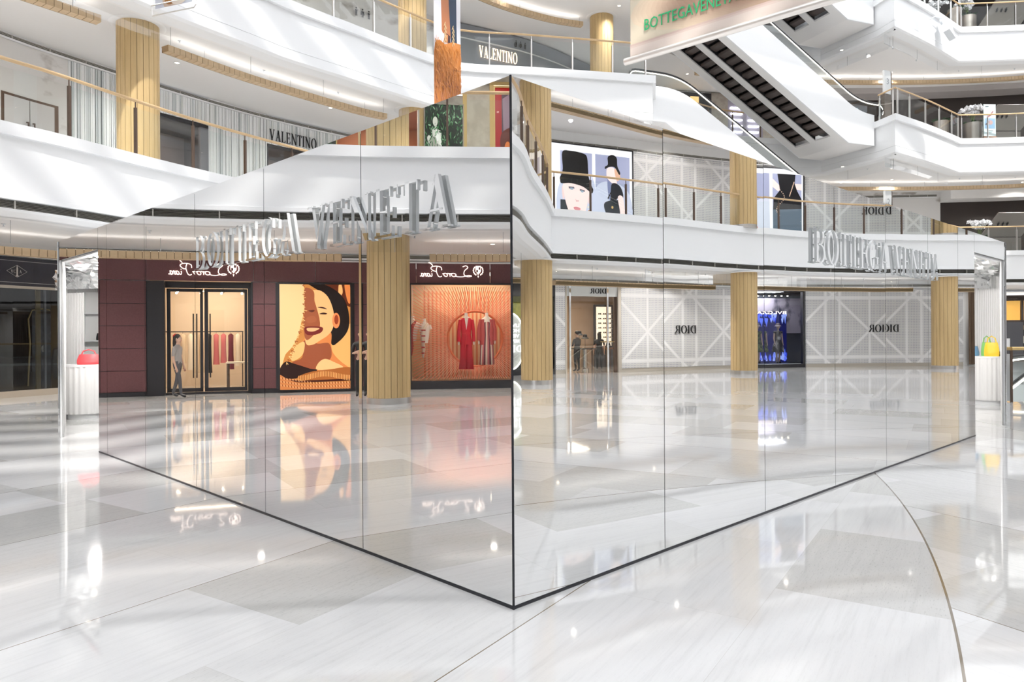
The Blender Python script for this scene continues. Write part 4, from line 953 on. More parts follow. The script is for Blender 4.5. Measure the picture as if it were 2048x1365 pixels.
T, W = room(cFL, 19.4, 22.3, 0, 3.45, 3.6, CREAM, TANW, FLOOR, CEIL, lamp=110, lc=(1, .78, .56))
rk = thing('clothes_rail', 'black clothes rail with hanging garments inside the maroon boutique door', 'clothes rail', tuple(T @ Vector((W / 2, 2.6, 0)))); I = Matrix.Translation(-Vector(rk.location)) @ T
MB().tube([(.6, 2.6, 1.72), (W - .2, 2.6, 1.72)], .018, BLACK, 8, I).build('rail', rk)
for x in (.62, W - .25): MB().tube([(x, 2.6, 0.02), (x, 2.6, 1.72)], .015, BLACK, 8, I).build('upright', rk)
def garment(x, y, z, w, h, m, T, label, g):
    t = thing('hanging_garment', label, 'garment', tuple(T @ Vector((x, y, z))), math.atan2(T[1][0], T[0][0]), g)
    loft(MB(), [(0, 0, 0, w * .12, .02), (0, 0, -.05, w * .45, .045), (0, 0, -.3, w * .42, .055), (0, 0, -h * .6, w * .44, .06), (0, 0, -h, w * .55, .06)], m, 12).build('cloth', t, True)
    MB().tube([(0, 0, -.02), (0, 0, .05), (.02, 0, .07)], .004, CHROME, 5).build('hook', t)
PK = pm('pink_wool', (.55, .16, .18), .7); REDW = pm('red_wool', (.55, .02, .03), .7); BEI = pm('beige_cloth', (.62, .5, .36), .7); OFFW = pm('off_white_cloth', (.78, .72, .62), .7); WINE = pm('wine_cloth', (.14, .02, .04), .7)
gl = ['beige', 'wine', 'pink', 'pink', 'black', 'cream', 'off-white', 'beige', 'red', 'cream']
for i, (m, h) in enumerate([(OFFW, 1.0), (WINE, 1.1), (PK, .9), (PK, .95), (BLK, 1.2), (BEI, 1.2), (OFFW, 1.1), (BEI, .9), (REDW, .7), (OFFW, .6)]):
    garment(.75 + i * .21, 2.6, 1.66, .17, h, m, T, '%s garment hanging on the black rail inside the maroon boutique, %s from the left end' % (gl[i], ['first', 'second', 'third', 'fourth', 'fifth', 'sixth', 'seventh', 'eighth', 'ninth', 'tenth'][i]), 'garments on the black clothes rail')
tb = thing('display_table', 'low pale table with boxes behind the glass door of the maroon boutique', 'table', tuple(T @ Vector((.55, 1.6, 0)))); I = Matrix.Translation(-Vector(tb.location)) @ T
MB().box(.2, 1.3, .78, 1.0, 1.9, .82, OFFW, I).build('table_top', tb)
for x, y in ((.24, 1.34), (.96, 1.34), (.24, 1.86), (.96, 1.86)): MB().box(x - .02, y - .02, .02, x + .02, y + .02, .78, BRONZE, I).build('leg', tb)
for i in range(4):
    p = T @ Vector((.5 + i * .55, 1.2, 2.98)); spot(p, 0, 'white ceiling spotlight inside the maroon boutique, number %s from the door jamb' % ('one', 'two', 'three', 'four')[i])
# poster
FX = lambda cx: (cx - 95) / 725; FY = lambda cy_: (cy_ - 72) / 1093
def P_(l): return [(FX(a), FY(b)) for a, b in l]
shp = [((.80, .50, .24), [(0, 0), (1, 0), (1, 1), (0, 1)]), ((.95, .68, .38), P_([(640, 620), (760, 560), (830, 500), (830, 960), (700, 960), (610, 800)]), 1), ((.35, .14, .06), P_([(560, 60), (700, 60), (830, 60), (830, 300), (700, 220)]), 1),
       ((1, .70, .42), P_([(700, 80), (730, 75), (740, 160), (700, 200)]), 1), ((.9, .5, .25), P_([(760, 70), (815, 72), (820, 260), (790, 240)]), 1),
       ((.08, .028, .018), P_([(350, 50), (520, 60), (680, 140), (770, 250), (810, 420), (790, 560), (700, 670), (620, 690), (600, 400), (560, 200), (420, 90)]), 1),
       ((.88, .50, .26), P_([(340, 640), (600, 560), (620, 700), (640, 790), (720, 880), (820, 960), (820, 1010), (300, 1010), (330, 800)]), 1),
       ((.60, .30, .18), P_([(335, 660), (480, 690), (600, 690), (620, 830), (540, 900), (420, 960), (250, 930), (220, 880), (320, 830)]), 1),
       ((1, .72, .46), P_([(430, 130), (520, 140), (600, 220), (650, 380), (640, 520), (590, 600), (500, 660), (430, 700), (360, 690), (345, 520), (350, 300), (360, 150)]), 1),
       ((.62, .32, .19), P_([(350, 110), (440, 140), (450, 240), (470, 310), (500, 430), (500, 520), (440, 600), (360, 650), (335, 500), (345, 250)]), 1),
       ((.66, .35, .21), P_([(370, 420), (440, 400), (470, 450), (400, 475), (365, 460)]), 1), ((.20, .05, .03), P_([(480, 310), (530, 305), (580, 330), (530, 322)]), 1), ((.18, .05, .03), P_([(500, 380), (560, 385), (580, 375), (540, 365)]), 1),
       ((.36, .15, .09), P_([(385, 345), (440, 338), (450, 350), (420, 362)]), 1), ((.45, .14, .12), P_([(350, 520), (430, 510), (530, 520), (520, 570), (440, 600), (360, 590)]), 1), ((.95, .70, .48), P_([(370, 530), (430, 524), (500, 532), (440, 562), (380, 558)]), 1),
       ((.93, .52, .30), ell(FX(672), FY(450), .055, .075), 0), ((.6, .22, .1), ell(FX(675), FY(440), .03, .045), 0),
       ((1, .80, .55), P_([(90, 60), (320, 60), (340, 200), (345, 330), (310, 480), (280, 600), (220, 720), (150, 800), (90, 920)]), 1),
       ((.98, .72, .44), P_([(210, 860), (240, 740), (300, 680), (345, 680), (330, 790), (270, 850)]), 1),
       ((.14, .05, .035), P_([(90, 960), (150, 875), (250, 900), (400, 950), (470, 960), (430, 1000), (250, 1050), (120, 1040)]), 1),
       ((1, .74, .48), P_([(480, 900), (550, 850), (640, 880), (740, 945), (480, 965)]), 1),
       ((.66, .36, .15), P_([(270, 1040), (400, 985), (600, 960), (830, 945), (830, 1080), (400, 1075)]), 1), ((.25, .09, .05), [(0, .895), (.3, .915), (1, .905), (1, .925), (.3, .935), (0, .91)]), ((.8, .47, .25), P_([(80, 1010), (200, 1070), (400, 1110), (700, 1095), (830, 1110), (830, 1170), (80, 1170)]), 1)]
for i in range(26):   # fringe of the straw hem
    t_ = i / 25; px_ = 330 - 190 * max(0, t_ - .45) * 1.6; py = 80 + 800 * t_; a = random.uniform(-.9, .9); L = random.uniform(22, 48)
    for da in (0, .8): dx, dy = L * math.cos(a + da), L * math.sin(a + da); shp.append((((1, .78, .5), (.6, .3, .12))[i % 3 == 0], P_([(px_, py), (px_ + dx, py + dy), (px_ + dx - 3, py + dy + 7), (px_ - 5, py + 6)])))
for i in range(34):
    x = 280 + i * 17; yb = 1000 + 22 * math.cos(i * .2); shp.append(((.95, .66, .38), P_([(x, yb), (x + 7, yb), (x + 7, yb + 55), (x, yb + 55)])))
for j in range(3):
    for i in range(50): x = 85 + i * 15; y = 1040 + 60 * min(1, (x - 80) / 350) + j * 36 - 10; shp.append((((.45, .2, .1), (1, .72, .5))[i % 2], P_([(x, y), (x + 6, y), (x + 10, y + 20), (x + 4, y + 20)])))
lightbox(cFL, 16.96, 18.87, .08, 3.02, shp, 'backlit poster of a smiling woman behind a straw fringe, on the maroon boutique front', e=.9)
# crest and flowing script signs
def script_sign(c, s0, w, h, z, label):
    T = c.frame(s0 + w / 2, z, -.075) @ Matrix.Translation((-w / 2, 0, 0)); t = thing('illuminated_sign', label, 'sign', tuple(T.to_translation())); I = Matrix.Translation(-Vector(t.location)) @ T
    S = lambda pts: [(x * w, -.015, y * h) for x, y in cr(pts, 6)]
    # letters of "Loro Piana" as pen strokes (0..1 wide); crest stands before them on the left
    strokes = [[(.33, .92), (.28, 1.0), (.25, .85), (.30, .6), (.31, .3), (.26, .12), (.19, .16), (.24, .22), (.34, .10), (.42, .12), (.45, .2)],
               [(.47, .38), (.44, .3), (.44, .16), (.48, .12), (.51, .25), (.49, .38), (.47, .38)], [(.49, .38), (.53, .35), (.535, .38), (.53, .12)], [(.53, .28), (.56, .38), (.575, .36)],
               [(.60, .38), (.575, .3), (.575, .16), (.60, .12), (.63, .25), (.615, .38), (.60, .38)], [(.615, .38), (.65, .33)],
               [(.73, .95), (.745, .6), (.72, .2), (.69, .08), (.66, .14)], [(.66, .62), (.67, .85), (.73, .95), (.80, .92), (.83, .78), (.79, .58), (.74, .52)], [(.80, 1.0), (.83, 1.15), (.86, 1.25)],
               [(.815, .38), (.81, .2), (.825, .12), (.845, .2)], [(.875, .38), (.85, .3), (.85, .15), (.87, .12), (.885, .3), (.885, .38), (.885, .18), (.9, .12)],
               [(.905, .38), (.91, .12)], [(.91, .25), (.925, .38), (.935, .3), (.935, .13)], [(.965, .38), (.945, .3), (.945, .15), (.962, .12), (.975, .3), (.975, .38), (.975, .16), (1.0, .14)]]
    mb = MB()
    for s in strokes: mb.tube(S(s), h * .028, LSG, 6, I)
    mb.box(.812 * w, -.02, .48 * h, .822 * w, -.005, .53 * h, LSG, I); mb.build('script_letters', t)
    mb = MB(); cx = .085 * w; sc = h * .5
    mb.prism([(cx - .42 * sc, 1.0 * h), (cx + .42 * sc, 1.0 * h), (cx + .42 * sc, .55 * h), (cx, .28 * h), (cx - .42 * sc, .55 * h)], -.02, -.005, LSG, I)
    for x0, z0 in ((-.36, .68), (.04, .46)): mb.box(cx + x0 * sc, -.026, z0 * h, cx + (x0 + .3) * sc, -.02, (z0 + .22) * h, MAROON, I)
    for a in range(-60, 241, 20):
        if 40 < a < 140: continue
        mb.ball((cx + .78 * sc * math.cos(R(a)), -.015, .62 * h + .78 * sc * math.sin(R(a))), (.09 * sc, .01, .13 * sc), LSG, 6, I)
    mb.prism([(cx - .1 * sc, .2 * h), (cx + .1 * sc, .2 * h), (cx, .02 * h)], -.02, -.005, LSG, I); mb.build('crest', t); return t
LSG = pm('lit_warm_letters', (1, .85, .75), .4, emit=(1, .83, .72), es=2.2)
script_sign(cFL, 19.93, 1.68, .36, 3.2, 'lit crest and script lettering Loro Piana above the glass double door')
script_sign(cFL, 13.36, 1.85, .36, 3.24, 'lit crest and script lettering Loro Piana above the red string display window')
# display window with radiating strings
ORB = noisy('orange_backdrop', (.42, .12, .05), (.55, .2, .1), (1, 1, 1), .6)
T, W = room(cFL, 11.6, 15.52, .22, 3.5, 2.4, TANW, TANW, pm('tan_window_floor', (.26, .17, .11), .95, spec=.05), DGREY, lamp=130, lc=(1, .78, .58))
t = thing('display_window', 'wide black framed display window of the maroon boutique with radiating red strings', 'window', cFL.pos(13.5, 0, 0)); I = Matrix.Translation(-Vector(t.location)) @ T
mb = MB(); mb.box(0, -.1, 0, W, .12, .235, BLACK, I); mb.box(0, -.1, 3.04, W, .06, 3.09, BLACK, I); mb.box(0, -.1, 0, .05, .06, 3.09, BLACK, I); mb.box(W - .05, -.1, 0, W, .06, 3.09, BLACK, I); mb.build('frame', t)
mb = MB(); mb.add([(.05, -.02, .2), (W - .05, -.02, .2), (W - .05, -.02, 3.04), (.05, -.02, 3.04)], [(0, 1, 2, 3)], GLSS, I); mb.build('glass_pane', t)
# local x of photo features: s -> s-11.6
STR = pm('red_string', (.80, .30, .20), .6)
cx, cz, rr = 13.53 - 11.6, 1.45, .84
ds = thing('string_art', 'orange ring with strings radiating from it to all edges of the display window', 'window display', tuple(T @ Vector((cx, .9, .22)))); I2 = Matrix.Translation(-Vector(ds.location)) @ T
mb = MB(); mb.tube([(cx + rr * math.cos(2 * math.pi * k / 48), .9, cz + rr * math.sin(2 * math.pi * k / 48)) for k in range(49)], .035, pm('orange_ring', (.62, .16, .06), .5), 8, I2); mb.build('ring', ds, True)
mb = MB()
for k in range(150):
    a = 2 * math.pi * k / 150; dx, dz = math.cos(a), math.sin(a); tx = ((W - .1 - cx) / dx) if dx > 0 else ((.1 - cx) / dx) if dx < 0 else 99; tz = ((3.0 - cz) / dz) if dz > 0 else ((.26 - cz) / dz) if dz < 0 else 99
    L = min(tx, tz); mb.tube([(cx + rr * dx, .9, cz + rr * dz), (cx + L * dx, .35, cz + L * dz)], .011, STR, 4, I2, caps=False)
mb.build('strings', ds)
mb = MB()
for k in range(26):
    x = .3 + k * .125
    if abs(x - cx) < .0: continue
    mb.box(x, 1.5, .24, x + .055, 1.55, 2.95, ORB, I2)
mb.build('slat_screen', ds)
MANN = pm('white_mannequin', (.82, .8, .76), .4)
def hung(x, z, kind, label):
    t = thing('hanging_mannequin', label, 'mannequin', tuple(T @ Vector((x, .55, 0))), math.atan2(T[1][0], T[0][0]))
    MB().tube([(0, 0, z + .12), (0, 0, 3.04)], .006, CHROME, 6).build('wire', t)
    loft(MB(), [(0, 0, z - .62, .10, .08), (0, 0, z - .45, .13, .09), (0, 0, z - .2, .16, .1), (0, 0, z - .08, .17, .085), (0, 0, z - .02, .09, .06), (0, 0, z + .03, .05, .045), (0, 0, z + .12, .048, .045)], MANN).build('torso', t, True)
    if kind == 'red':
        loft(MB(), [(0, 0, z - .84, .19, .13), (0, 0, z - .55, .145, .11), (0, 0, z - .5, .14, .105), (0, 0, z - .25, .185, .115), (0, 0, z - .1, .19, .095), (0, 0, z - .035, .12, .07)], REDV, caps=False).build('jacket', t, True)
        for sg in (-1, 1):
            MB().tube([(sg * .17, 0, z - .09), (sg * .215, .0, z - .4), (sg * .225, -.03, z - .75)], [.06, .055, .055], REDV, 10).build('sleeve', t, True)
            MB().ball((sg * .225, -.035, z - .80), (.025, .02, .06), MANN, 8).build('hand', t, True)
            loft(MB(), [(sg * .10, 0, z - 1.58, .13, .11), (sg * .09, 0, z - 1.2, .10, .095), (sg * .08, 0, z - .8, .09, .1)], REDV).build('trouser_leg', t, True)
        mb = MB(); mb.prism([(-.055, z - .04), (.055, z - .04), (.0, z - .4)], -.125, -.118, MANN); mb.build('neckline', t); MB().lathe([(.15, z - .52), (.155, z - .48)], REDW, 16, None, 1, .75).build('belt', t)
        MB().tube([(0, -.13, z - .5), (.03, -.15, z - .8), (.04, -.15, z - 1.0)], .018, REDW, 6).build('belt_end', t)
    elif kind == 'dress':
        mb = MB()
        secs = [(z - 1.45, .23, .14), (z - .9, .2, .13), (z - .55, .14, .1), (z - .2, .17, .105), (z - .02, .08, .06)]
        n = 24; vs = [(rx * math.cos(2 * math.pi * k / n), ry * math.sin(2 * math.pi * k / n), zz) for zz, rx, ry in secs for k in range(n)]
        for k in range(n): mb.add([vs[i * n + q] for i in range(5) for q in (k, (k + 1) % n)], [(2 * i, 2 * i + 1, 2 * i + 3, 2 * i + 2) for i in range(4)], (OFFW, WINE, PK)[k % 3])
        mb.build('striped_dress', t)
        for sg in (-1, 1):
            loft(MB(), [(sg * .12, .02, z - .85, .10, .13), (sg * .12, .02, z - .4, .09, .12), (sg * .11, .01, z - .08, .08, .09)], REDC).build('jacket_front', t, True)
            MB().tube([(sg * .18, 0, z - .09), (sg * .24, .0, z - .4), (sg * .24, -.03, z - .72)], [.06, .06, .055], REDC, 10).build('sleeve', t, True)
            MB().ball((sg * .24, -.035, z - .78), (.025, .02, .06), MANN, 8).build('hand', t, True)
    else:
        mb = MB(); mb.tube([(-.1, -.06, z - .02), (0, -.12, z - .15), (.06, -.12, z - .4), (.03, -.12, z - .8), (.05, -.12, z - 1.05)], [.03, .05, .06, .055, .03], OFFW if kind == 'scarf' else REDC, 8)
        for k in range(5): mb.box(-.03 + .01 * k, -.185, z - .25 - .17 * k, .1, -.175, z - .21 - .17 * k, REDC)
        mb.build('scarf', t, True)
        for sg in (-1, 1): MB().tube([(sg * .15, 0, z - .08), (sg * .19, 0, z - .2)], .045, MANN, 8).build('upper_arm', t, True)
    return t
REDV = pm('crimson_velvet', (.5, .0, .02), .75); REDC = pm('brick_red_cloth', (.42, .06, .06), .7)
hung(13.83 - 11.6, 2.12, 'red', 'crimson belted trouser suit on a hanging mannequin inside the orange ring')
hung(13.21 - 11.6, 2.12, 'dress', 'striped dress under a brick red jacket on a hanging mannequin, right of the trouser suit')
hung(15.07 - 11.6, 1.95, 'scarf', 'hanging white torso with a long patterned scarf in the string window')
hung(15.42 - 11.6, 2.02, 'top', 'hanging white torso with a red neckerchief, half hidden by the column')
# ------------------------------------------------------------------ left side, ground floor: black jeweller
t = thing('jeweller_front', 'black sign band over dark glass shop front at far left, diamond emblem on it', 'shop front', cFL.pos(29.5, 0, 0)); I = Matrix.Translation(-Vector(t.location))
NAVY = pm('blue_black_panel', (.012, .012, .022), .35)
onto(fronts(cFL, 25.2, 33.5, 2.95, 3.70, -.08, NAVY, th=.1), 'sign_band', t, I)
for z in (3.03, 3.6): onto(fronts(cFL, 25.2, 33.5, z, z + .008, -.086, SILV, th=.006), 'silver_line', t, I)
onto(fronts(cFL, 25.2, 33.5, 2.88, 2.95, -.09, pm('champagne_trim', (.55, .5, .43), .4), th=.1), 'champagne_trim', t, I); onto(fronts(cFL, 25.2, 33.5, 0, .17, -.10, pm('champagne_plinth', (.42, .36, .29), .4), th=.12), 'plinth', t, I)
onto(fronts(cFL, 26.2, 33.5, .17, 2.88, .0, GLSD, th=.01), 'dark_glass', t, I); onto(fronts(cFL, 25.2, 26.2, .17, 2.88, -.05, BRONZE, th=.06), 'bronze_pier', t, I)
for s, w_, m in ((28.2, .12, GOLD), (28.42, .05, SILV), (28.6, .16, BRONZE)): onto(fronts(cFL, s, s + w_, .17, 2.88, .16, m, th=.05), 'curtain_strip', t, I)
T = cFL.frame(27.56, 3.33, -.09); em = thing('diamond_emblem', 'silver diamond outline emblem with VC A monogram on the black sign band', 'sign', tuple(T.to_translation())); I = Matrix.Translation(-Vector(em.location)) @ T
mb = MB(); dpt = [(-.26, 0), (0, .16), (.26, 0), (0, -.16)]
for k in range(4): a, b = dpt[k], dpt[(k + 1) % 4]; mb.tube([(a[0], 0, a[1]), (b[0], 0, b[1])], .005, SILV, 5, I)
mb.box(-.018, -.006, -.14, .018, .004, .1, SILV, I); mb.box(-.035, -.006, -.14, .035, .004, -.11, SILV, I); mb.box(-.01, -.006, .1, .01, .004, .15, SILV, I)
mb.build('outline', em)
for wd, x0 in (('VC', -.16), ('A', .055)): lettering(wd, I @ Matrix.Translation((x0, 0, -.045)), .08, SILV, .006).build('monogram', em)
mb = MB(); cFL.sweep(mb, 26.2, 33.5, [(1.2, 0), (1.2, 3.0)], pm('dark_brown_lining', (.05, .04, .035), .5)); mb.build('wall_shop_interior', kind='structure')
for s in (26.9, 28.9): 
    t = thing('arched_niche', 'brass-edged arched vitrine niche inside the dark jeweller window%s' % (', left one' if s < 28 else ', behind the gold curtain strip'), 'vitrine', tuple(cFL.pos(s, 1.1, 0))); T = Matrix.Translation(-Vector(t.location)) @ cFL.frame(s, 0, 1.1)
    arch = [(-.42, 0, .2), (-.36, 0, 1.4), (-.4, 0, 2.1), (-.3, 0, 2.35), (0, 0, 2.4), (.3, 0, 2.35), (.4, 0, 2.1), (.36, 0, 1.4), (.42, 0, .2)]
    MB().tube([(x, y, z) for x, y, z in arch], .022, GOLD, 6, T).build('brass_edge', t); MB().box(-.3, 0.02, .6, .3, .06, 1.9, DGREY, T).build('vitrine_back', t)
    MB().ball((0, -.02, 1.25), (.07, .03, .1), pm('pearl_bust', (.75, .7, .6), .4), 10, T).build('display_bust', t)
# ------------------------------------------------------------------ left side, second level
RIB = None
def ribbed(c, s0, s1, z0, z1, label):
    t = thing('ribbed_panelling', label, 'wall panelling', tuple(c.pos((s0 + s1) / 2, 0, z0))); I = Matrix.Translation(-Vector(t.location)); mb = MB(); s = s0; k = 0
    cols = [pm('rib_white', (.88, .9, .91), .35), pm('rib_grey', (.60, .64, .65), .35), pm('rib_pale', (.78, .80, .79), .35)]
    while s < s1 - .02:
        w_ = random.choice((.03, .04, .05, .07)); d = random.uniform(.02, .07); T = c.frame(min(s, s1), 0, -d); mb.box(0, 0, z0, min(w_, s1 - s), d - .002, z1, cols[random.choice((0, 0, 0, 1, 2))], I @ T); s += w_ + .012
    mb.build('ribs', t); return t
ribbed(cFL, 29.0, 30.55, 5.62, 9.4, 'white ribbed panelling left of the second level oak column'); ribbed(cFL, 30.55, 35.75, 8.68, 9.4, 'white ribbed band above the blue display window')
ribbed(cFL, 33.58, 35.78, 5.62, 8.68, 'white ribbed panelling between the two dark shop windows'); ribbed(cFL, 35.78, 41.5, 8.55, 9.4, 'white ribbed band behind the black letters VALENTINO'); ribbed(cFL, 39.25, 41.5, 5.62, 8.55, 'white ribbed panelling beyond the second dark shop window')
T = cFL.frame(36.8, 8.68, -.1); T = T @ Matrix.Translation((-.95, 0, 0)); t = thing('shop_sign', 'black capital letters VALENTINO on the white ribbed band of the second level', 'sign', tuple(T.to_translation()))
for i_, ch in enumerate('VALENTINO'): pass
lettering('VALENTINO', Matrix.Translation(-Vector(t.location)) @ T, .40, BLK, .03, width=1.95).build('letters', t)
t = thing('marble_door', 'double grey door with bronze pull handles in the veined marble wall, far left', 'door', tuple(cFL.pos(27.95, -.02, 5.65))); I = Matrix.Translation(-Vector(t.location))
onto(fronts(cFL, 27.22, 28.72, 5.62, 8.02, -.03, BRONZE, th=.04), 'frame', t, I)
for a, b, hx in ((27.29, 27.935, 27.86), (27.955, 28.6, 28.03)):
    lf = onto(fronts(cFL, a, b, 5.66, 7.95, -.05, pm('pale_grey_door', (.58, .57, .57), .35), th=.03), 'door_leaf', t, I); T = I @ cFL.frame(hx, 0, -.05)
    MB().tube([(0, 0, 6.5), (0, -.07, 6.5), (0, -.07, 7.35), (0, 0, 7.35)], .02, BRONZE, 8, T).build('pull_handle', lf, True)
mb = MB(); cFL.sweep(mb, 20, 29.0, [(-.012, 5.6), (-.012, 9.42)], MARB); mb.build('wall_marble_cladding', kind='structure')
BLU = pm('indigo_print', (.05, .12, .42), .6); NVG = pm('shop_dark_interior', (.10, .08, .085), .5)
for a, b, zt, lb in ((30.6, 33.53, 8.66, 'dark display window with a blue flowered mannequin on the second level'), (35.8, 39.2, 8.53, 'dark shop entrance glass below the black letters VALENTINO')):
    T, W = room(cFL, a, b, 5.62, zt + .05, 2.2, pm('greige_interior', (.40, .33, .31), .5), NVG, FLOOR, NVG, lamp=22, lc=(1, .8, .7)); t = thing('display_window', lb, 'window', tuple(cFL.pos((a + b) / 2, 0, 5.65))); I = Matrix.Translation(-Vector(t.location)) @ T
    mb = MB(); mb.box(0, -.06, 5.62 + zt - 5.62 - .1, W, .06, zt, BLACK, I); mb.box(0, -.06, 5.62, .05, .06, zt, BLACK, I); mb.box(W - .3, -.06, 5.62, W, .06, zt, pm('speckled_grey', (.16, .16, .18), .5), I); mb.build('frame', t)
    mb = MB(); mb.add([(.05, 0, 5.64), (W - .3, 0, 5.64), (W - .3, 0, zt - .1), (.05, 0, zt - .1)], [(0, 1, 2, 3)], GLSS, I); mb.build('glass_pane', t)
    if a < 31:
        m_ = thing('mannequin', 'mannequin in a white top with blue flowers, only head and shoulders above the parapet', 'mannequin', tuple(T @ Vector((1.95, .9, 5.65)))); MWB = noisy('white_blue_print', (.85, .84, .82), BLU.diffuse_color[:3], (9, 9, 9), .6, 2, .5, .55)
        loft(MB(), [(0, 0, .1, .2, .2), (0, 0, .9, .13, .1), (0, 0, 1.2, .19, .12), (0, 0, 1.32, .17, .1), (0, 0, 1.38, .06, .05)], MWB).build('dress', m_, True); MB().ball((0, 0, 1.55), (.08, .09, .12), MWB, 14).build('head', m_, True); MB().tube([(0, 0, 1.3), (0, 0, 1.5)], .045, MWB, 10).build('neck', m_, True)
        bd = thing('printed_backdrop', 'white backdrop with indigo flower print inside the second level window', 'backdrop', tuple(T @ Vector((1.0, 1.2, 5.65)))); Ib = Matrix.Translation(-Vector(bd.location)) @ T
        MB().box(.5, 1.5, 5.65, 1.95, 1.54, 8.0, OFFW, Ib).build('board', bd); mb = MB()
        for k in range(46):
            x, z = .55 + abs(random.gauss(0, .35)), 6.5 + random.random() * 1.3
            if x < 1.9: mb.prism([(x + .07 * math.cos(j * 1.2566 + k) * (1 if j % 2 else .5), z + .07 * math.sin(j * 1.2566 + k) * (1 if j % 2 else .5)) for j in range(5)], 1.49, 1.5, BLU, Ib)
        mb.build('flower_print', bd)
# second level boutique seen in the left mirror: brass frames, beige stone, prints
t = thing('brass_stone_front', 'beige stone shop front with brass frames on the second level, seen in the left mirror', 'shop front', tuple(cFL.pos(14, 0, 5.65))); I = Matrix.Translation(-Vector(t.location))
mb = MB(); cFL.sweep(mb, 9.5, 11.4, [(-.012, 5.6), (-.012, 9.42)], MARBG); cFL.sweep(mb, 11.4, 19.5, [(-.012, 8.95), (-.012, 9.42)], MARBG); cFL.sweep(mb, 13.05, 13.92, [(-.012, 5.6), (-.012, 9.0)], MARBG); cFL.sweep(mb, 17.9, 19.5, [(-.012, 5.6), (-.012, 9.0)], MARBG)
onto(mb, 'stone_cladding', t, I)
for s in (13.02, 13.82, 15.08, 17.6): onto(fronts(cFL, s, s + .12, 5.62, 8.95 if s < 14 else 8.4, -.05, GOLD, th=.06), 'brass_frame', t, I)
onto(fronts(cFL, 11.4, 13.14, 8.95, 9.05, -.06, GOLD, th=.06), 'brass_frame', t, I); onto(fronts(cFL, 13.82, 17.72, 8.34, 8.6, -.04, MARBT, th=.05), 'stone_lintel', t, I)
red = [((.62, .02, .03), [(0, 0), (1, 0), (1, 1), (0, 1)]), ((.30, .22, .26), [(.16, .06), (1, .06), (1, 1), (.16, 1)]), ((.55, .45, .50), [(.18, .1), (.34, .06), (.42, .34), (.2, .42)], 0), ((.35, .13, .06), [(.16, .42), (.5, .38), (.5, .62), (.16, .6)], 1), ((.85, .45, .18), ell(.3, .58, .08, .08)),
       ((.5, .42, .42), [(.14, .66), (.55, .62), (.5, .95), (.16, .97)], 1), ((.12, .03, .03), [(.2, .85), (.6, .82), (.6, 1), (.2, 1)]), ((.014, .014, .02), [(.52, .36), (.75, .22), (1, .2), (1, 1), (.46, 1), (.44, .7)], 1), ((.35, .12, .08), ell(.56, .8, .06, .06)), ((.5, .5, .55), [(.66, .45), (.69, .44), (.62, .62), (.6, .6)])]
lightbox(cFL, 11.75, 12.98, 5.7, 8.86, red, 'tall red-bordered poster of a dark suited figure beside a lamp, second level', e=.7, frame=GOLD)
random.seed(3)
lf = [((.035, .10, .045), [(0, 0), (1, 0), (1, 1), (0, 1)])]
for k in range(420):
    x, y, a = random.random(), random.random(), random.random() * 3; r_ = random.uniform(.022, .045); lf.append((random.choice([(.16, .36, .18), (.10, .26, .13), (.30, .52, .32), (.05, .14, .07), (.5, .66, .5)]), ell(x, y, r_, r_ * .28, 6, a)))
stt = [((.80, .80, .74), P) for P in ([(.2, .33), (.28, .27), (.36, .3), (.37, .38), (.44, .42), (.48, .5), (.5, .68), (.44, .98), (.26, .98), (.24, .8), (.18, .7), (.14, .6), (.1, .5), (.16, .42), (.24, .4)],)]
statue = lf + [((.82, .82, .76), ell(.27, .20, .065, .055)), ((.82, .82, .77), [(.24, .22), (.30, .22), (.32, .28), (.42, .31), (.46, .38), (.44, .48), (.47, .60), (.46, .78), (.44, .99), (.36, .99), (.35, .80), (.32, .99), (.21, .99), (.23, .78), (.22, .62), (.25, .50), (.13, .47), (.06, .40), (.10, .36), (.2, .38), (.19, .30), (.24, .28)], 1), ((.60, .61, .56), [(.24, .50), (.34, .46), (.36, .60), (.34, .76), (.29, .62)], 1), ((.95, .95, .92), [(.30, .30), (.37, .33), (.35, .42), (.29, .40)], 1), ((.6, .6, .55), [(.12, .4), (.28, .38), (.3, .46), (.16, .5)], 1),
       ((.45, .46, .42), [(.30, .62), (.36, .62), (.34, .98), (.29, .98)], 1), ((.92, .92, .88), [(.36, .34), (.42, .4), (.44, .6), (.4, .9), (.37, .6)], 1),
       ((.012, .012, .014), [(.58, .98), (.56, .8), (.66, .7), (.95, .72), (.99, .85), (1, 1)], 1), ((.25, .2, .18), ell(.81, .62, .07, .09)), ((.012, .012, .014), [(.73, .48), (.78, .44), (.88, .46), (.9, .58), (.74, .57)], 1), ((.7, .45, .3), [(.6, .8), (.64, .78), (.64, .98), (.6, .98)]), ((.3, .3, .3), [(.78, .82), (.92, .84), (.92, .85), (.78, .835)])]
lightbox(cFL, 13.95, 15.05, 5.75, 8.30, statue, 'print of a white statue before a green leafy hedge, a figure in black beside it', e=.75, frame=MARBT, fw=.03)
lightbox(cFL, 17.32, 17.6, 5.75, 8.30, lf[:260], 'narrow print of green hedge leaves at the second level shop front', e=.6, frame=GOLD, fw=.03)
T, W = room(cFL, 15.25, 17.3, 5.62, 8.4, 3.0, pm('terracotta_wall', (.42, .16, .07), .5), pm('terracotta_wall', (.42, .16, .07), .5), FLOOR, pm('terracotta_ceiling', (.40, .18, .10), .5), lamp=50, lc=(1, .8, .6))
for i in range(3): spot(tuple(T @ Vector((.4 + i * .6, 1.0, 8.38))), 0, 'small spotlight on the terracotta ceiling of the second level shop, %s of three' % ('left', 'middle', 'right')[i])
